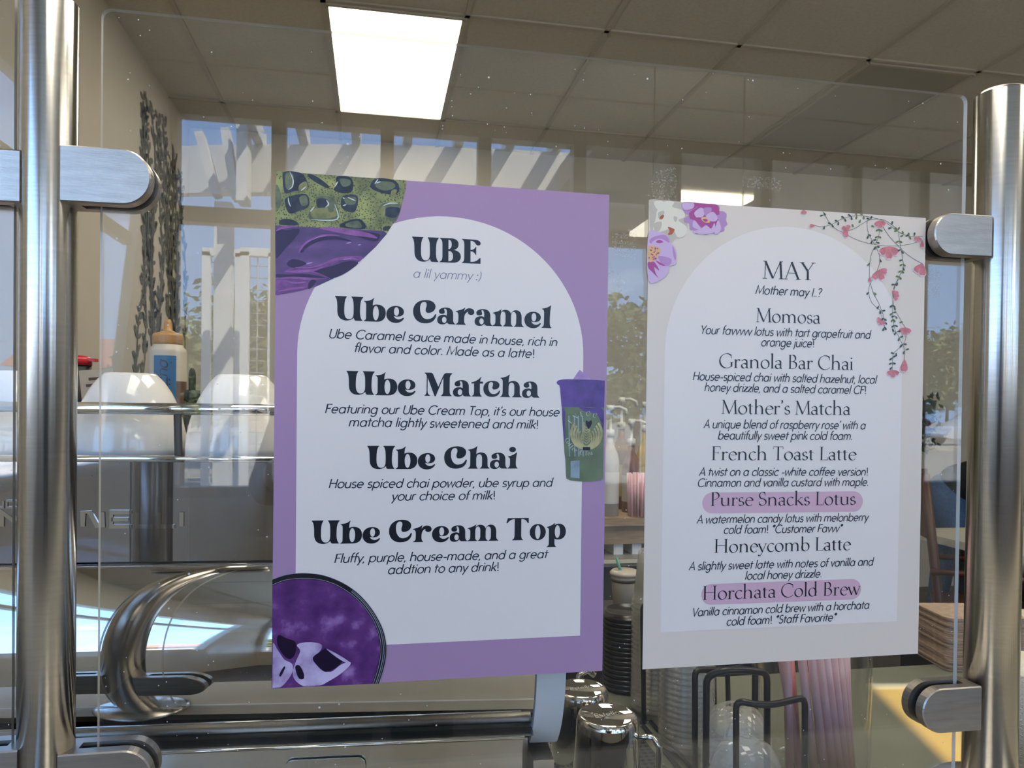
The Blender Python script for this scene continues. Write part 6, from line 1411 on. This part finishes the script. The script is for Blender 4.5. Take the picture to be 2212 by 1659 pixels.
M_skin = mat('skin', (0.50, 0.29, 0.20), 0.5, sss=0.1, noise=0.05, nscale=15)
M_skin2 = mat('skin_tan', (0.42, 0.24, 0.16), 0.5, sss=0.1, noise=0.05, nscale=15)
M_blk = mat('black_cloth', (0.012, 0.012, 0.014), 0.85, noise=0.3, nscale=60)
M_jean = mat('blue_denim', (0.045, 0.10, 0.20), 0.85, noise=0.25, nscale=90)
M_hair = mat('dark_hair', (0.012, 0.009, 0.008), 0.4, noise=0.3, nscale=60)
def head(parent, c, rot, m, hair_back=0.0):
    h = MB()
    for i in range(13):
        pass
    # skull and jaw as one shaped surface (faces +X before rotation)
    n, q = 24, 18; vs = []
    for i in range(q + 1):
        t = PI * i / q
        for k in range(n):
            a = 2 * PI * k / n; x, y, z = math.sin(t) * math.cos(a), math.sin(t) * math.sin(a), math.cos(t)
            rx, ry, rz = .098, .076, .118
            if z < 0: ry *= 1 - .30 * (-z) ** 1.5; rx *= 1 - .18 * (-z) ** 2
            p = Vector((x * rx + (.012 if z < 0 else 0) * -z, y * ry, z * rz))
            if x > .55 and abs(y) < .22 and -.42 < z < .08: p.x += .020 * (1 - abs(y) / .22) * (1 - abs(z + .22) / .32 if abs(z + .22) < .32 else 0)   # nose
            if x > .5 and .02 < z < .26 and .2 < abs(y) < .55: p.x -= .008                                                              # eye sockets
            if x > .6 and abs(y) < .35 and -.66 < z < -.52: p.x += .005                                                                 # lips
            vs.append(rot @ p + c)
    h.add(vs, [(i * n + k, i * n + (k + 1) % n, (i + 1) * n + (k + 1) % n, (i + 1) * n + k) for i in range(q) for k in range(n)], True)
    for s in (-1, 1): h.ell(c + rot @ Vector((-.005, s * .077, -.005)), (.022, .010, .032), 10, 7, rot)
    ho = h.build('head', m, parent)
    for s in (-1, 1):
        MB().ell(c + rot @ Vector((.079, s * .031, .014)), (.011, .014, .010), 12, 8, rot).build('eye', mat('eye_white', (0.6, 0.58, 0.55), 0.2), ho)
    hm = MB(); vs = []; hr = 16
    for i in range(hr + 1):
        t = PI * .62 * i / hr
        for k in range(n):
            a = 2 * PI * k / n; x, y, z = math.sin(t) * math.cos(a), math.sin(t) * math.sin(a), math.cos(t)
            zz = z
            if x > .35 and z < .55: zz = max(z, .55 - .1 * (1 - x)); 
            ry = .085; rx = .107
            p = Vector((x * rx - .006, y * ry, zz * .128 + .004))
            if x < 0 and i > hr * .7: p.z -= hair_back * (-x)
            vs.append(rot @ p + c)
    hm.add(vs, [(i * n + k, i * n + (k + 1) % n, (i + 1) * n + (k + 1) % n, (i + 1) * n + k) for i in range(hr) for k in range(n)], True)
    hm.build('hair', M_hair, parent)
def hand(parent, wrist, fwd, up, m, curl=0.5, side=1):
    """palm plus five separate curled fingers"""
    f = fwd.normalized(); u = (up - f * up.dot(f)).normalized(); s = f.cross(u) * side
    V = [wrist, wrist + f * .035, wrist + f * .085]; E = [(0, 1), (1, 2)]; Rr = [(.024, .018), (.036, .016), (.038, .014)]
    o = skin_body('hand', V, E, Rr, m, parent)
    for k, (off, ln) in enumerate(((.030, .072), (.011, .080), (-.009, .075), (-.028, .060))):
        b = wrist + f * .080 + s * off; V = [b]; d = f.copy(); 
        for j in range(3):
            ang = curl * (0.5 + .35 * j); d = (f * math.cos(ang * (j + 1) * .8) - u * math.sin(ang * (j + 1) * .8)); V.append(V[-1] + d * ln * (.42, .33, .25)[j])
        skin_body('finger', V, [(0, 1), (1, 2), (2, 3)], [.0095, .009, .0085, .007], m, o)
    b = wrist + f * .025 + s * .030; V = [b, b + (f * .6 + s * .7).normalized() * .035, b + (f * .6 + s * .7).normalized() * .035 + (f * .9 + s * .2 - u * .3).normalized() * .030, b + (f * .6 + s * .7).normalized() * .035 + (f * .9 + s * .1 - u * .5).normalized() * .055]
    skin_body('thumb', V, [(0, 1), (1, 2), (2, 3)], [.013, .011, .010, .008], m, o)
    return o
# seated customer at the cream table: leaning forward to the right on the table
ph = aty(2062, 1100, 3.25); hx, hy = ph.x, 3.25
T = thing('person', 'person in black top and blue jeans bending over the cream table behind the right post', 'person', (hx, hy, 0))
hd = aty(2232, 1000, 2.92); HX, HZ, HY = hd.x - hx, hd.z, hd.y - hy
sh = Vector((HX - .13, HY + .09, HZ - .06)); hip = Vector((0, 0, .87))
caps = []
dirv = (sh - hip).normalized(); side = Vector((0, 0, 1)).cross(dirv).normalized()
for s in (-1, 1):
    caps += [(hip + side * s * .06 + dirv * .06 + Vector((0, 0, .03)), sh + side * s * .09, .115, .105)]
    el = Vector((HX - .06, HY + s * .20, .82)); S_ = sh + side * s * .16
    caps += [(sh + side * s * .08, S_, .075, .065), (S_, el, .062, .048), (el, el.lerp(Vector((HX + .15, HY - .09 + s * .09, .81)), .35), .047, .042)]
caps += [(sh, Vector((HX - .05, HY + .03, HZ - .02)), .07, .055)]
rem_body('top', caps, M_blk, T)
caps = [(hip + side * .07, hip - side * .07, .125, .125)]
for s in (-1, 1):
    caps += [(hip + side * s * .08 + Vector((-.03, 0, -.04)), Vector((.03, s * .11, .46)), .115, .072), (Vector((.03, s * .11, .46)), Vector((-.02, s * .12, .09)), .070, .055)]
rem_body('jeans', caps, M_jean, T)
for s in (-1, 1):
    w_ = Vector((HX + .15, HY - .09 + s * .09, .81)); skin_body('forearm', [Vector((HX - .05, HY + s * .19, .81)), w_], [(0, 1)], [.043, .028], M_skin2, T)
    hand(T, w_, Vector((1, -s * .35 - .4, 0)), Vector((0, 0, 1)), M_skin2, .35, s)
    sf = MB(); sf.rbox((.03, s * .12, .035), (.27, .095, .07), .04, 4); sf.build('shoe', M_blk, T)
head(T, Vector((HX, HY, HZ)), Matrix.Rotation(-.4, 3, 'Z') @ Matrix.Rotation(math.radians(38), 3, 'Y'), M_skin2, .05)
# the photographer, on the customer side, seen only in the machine's mirror
T = thing('person', 'photographer in black clothes, dark in the mirrored back of the espresso machine', 'person', (0.02, -1.12, 0))
WR = []; caps = [((-.07, 0, .98), (-.10, 0, 1.32), .105, .100), ((.07, 0, .98), (.10, 0, 1.32), .105, .100), ((0, .01, .98), (0, .01, 1.34), .11, .105), ((-.10, 0, 1.36), (.10, 0, 1.36), .085, .085), ((0, 0, 1.38), (0, .025, 1.49), .075, .058)]
for s in (-1, 1):
    wr = Vector((s * .10 - .02, .335, 1.30)); WR.append(wr); el = Vector((s * .25, .09, 1.17))
    caps += [((s * .12, 0, 1.38), (s * .185, 0, 1.37), .07, .066), ((s * .185, 0, 1.37), el, .064, .050), (el, el.lerp(wr, .15), .050, .047)]
rem_body('top', caps, M_blk, T)
caps = [((-.08, 0, .92), (.08, 0, .92), .118, .118)]
for s in (-1, 1): caps += [((s * .085, 0, .88), (s * .10, .02, .48), .105, .070), ((s * .10, .02, .48), (s * .115, 0, .08), .068, .052)]
rem_body('trousers', caps, mat('charcoal_cloth', (0.02, 0.021, 0.026), .85), T)
for i, s in enumerate((-1, 1)):
    skin_body('forearm', [Vector((s * .25, .09, 1.17)), WR[i]], [(0, 1)], [.045, .028], M_skin, T)
    hand(T, WR[i], Vector((-s * .35, .3, .9)), Vector((0, 1, 0)), M_skin, .4, -s)
    sf = MB(); sf.rbox((s * .12, .06, .035), (.10, .27, .07), .04, 4); sf.build('shoe', M_blk, T)
head(T, Vector((0, .04, 1.63)), Matrix.Rotation(math.radians(90), 3, 'Z') @ Matrix.Rotation(math.radians(18), 3, 'Y'), M_skin, .12)
ph_ = thing('phone', 'dark phone held up by the photographer', 'phone', (0.0, -0.705, 1.35))
MB().rbox((0, 0, 0), (.155, .075, .008), .01).build('body', M_black, ph_).rotation_euler = (PI / 2, 0, 0)
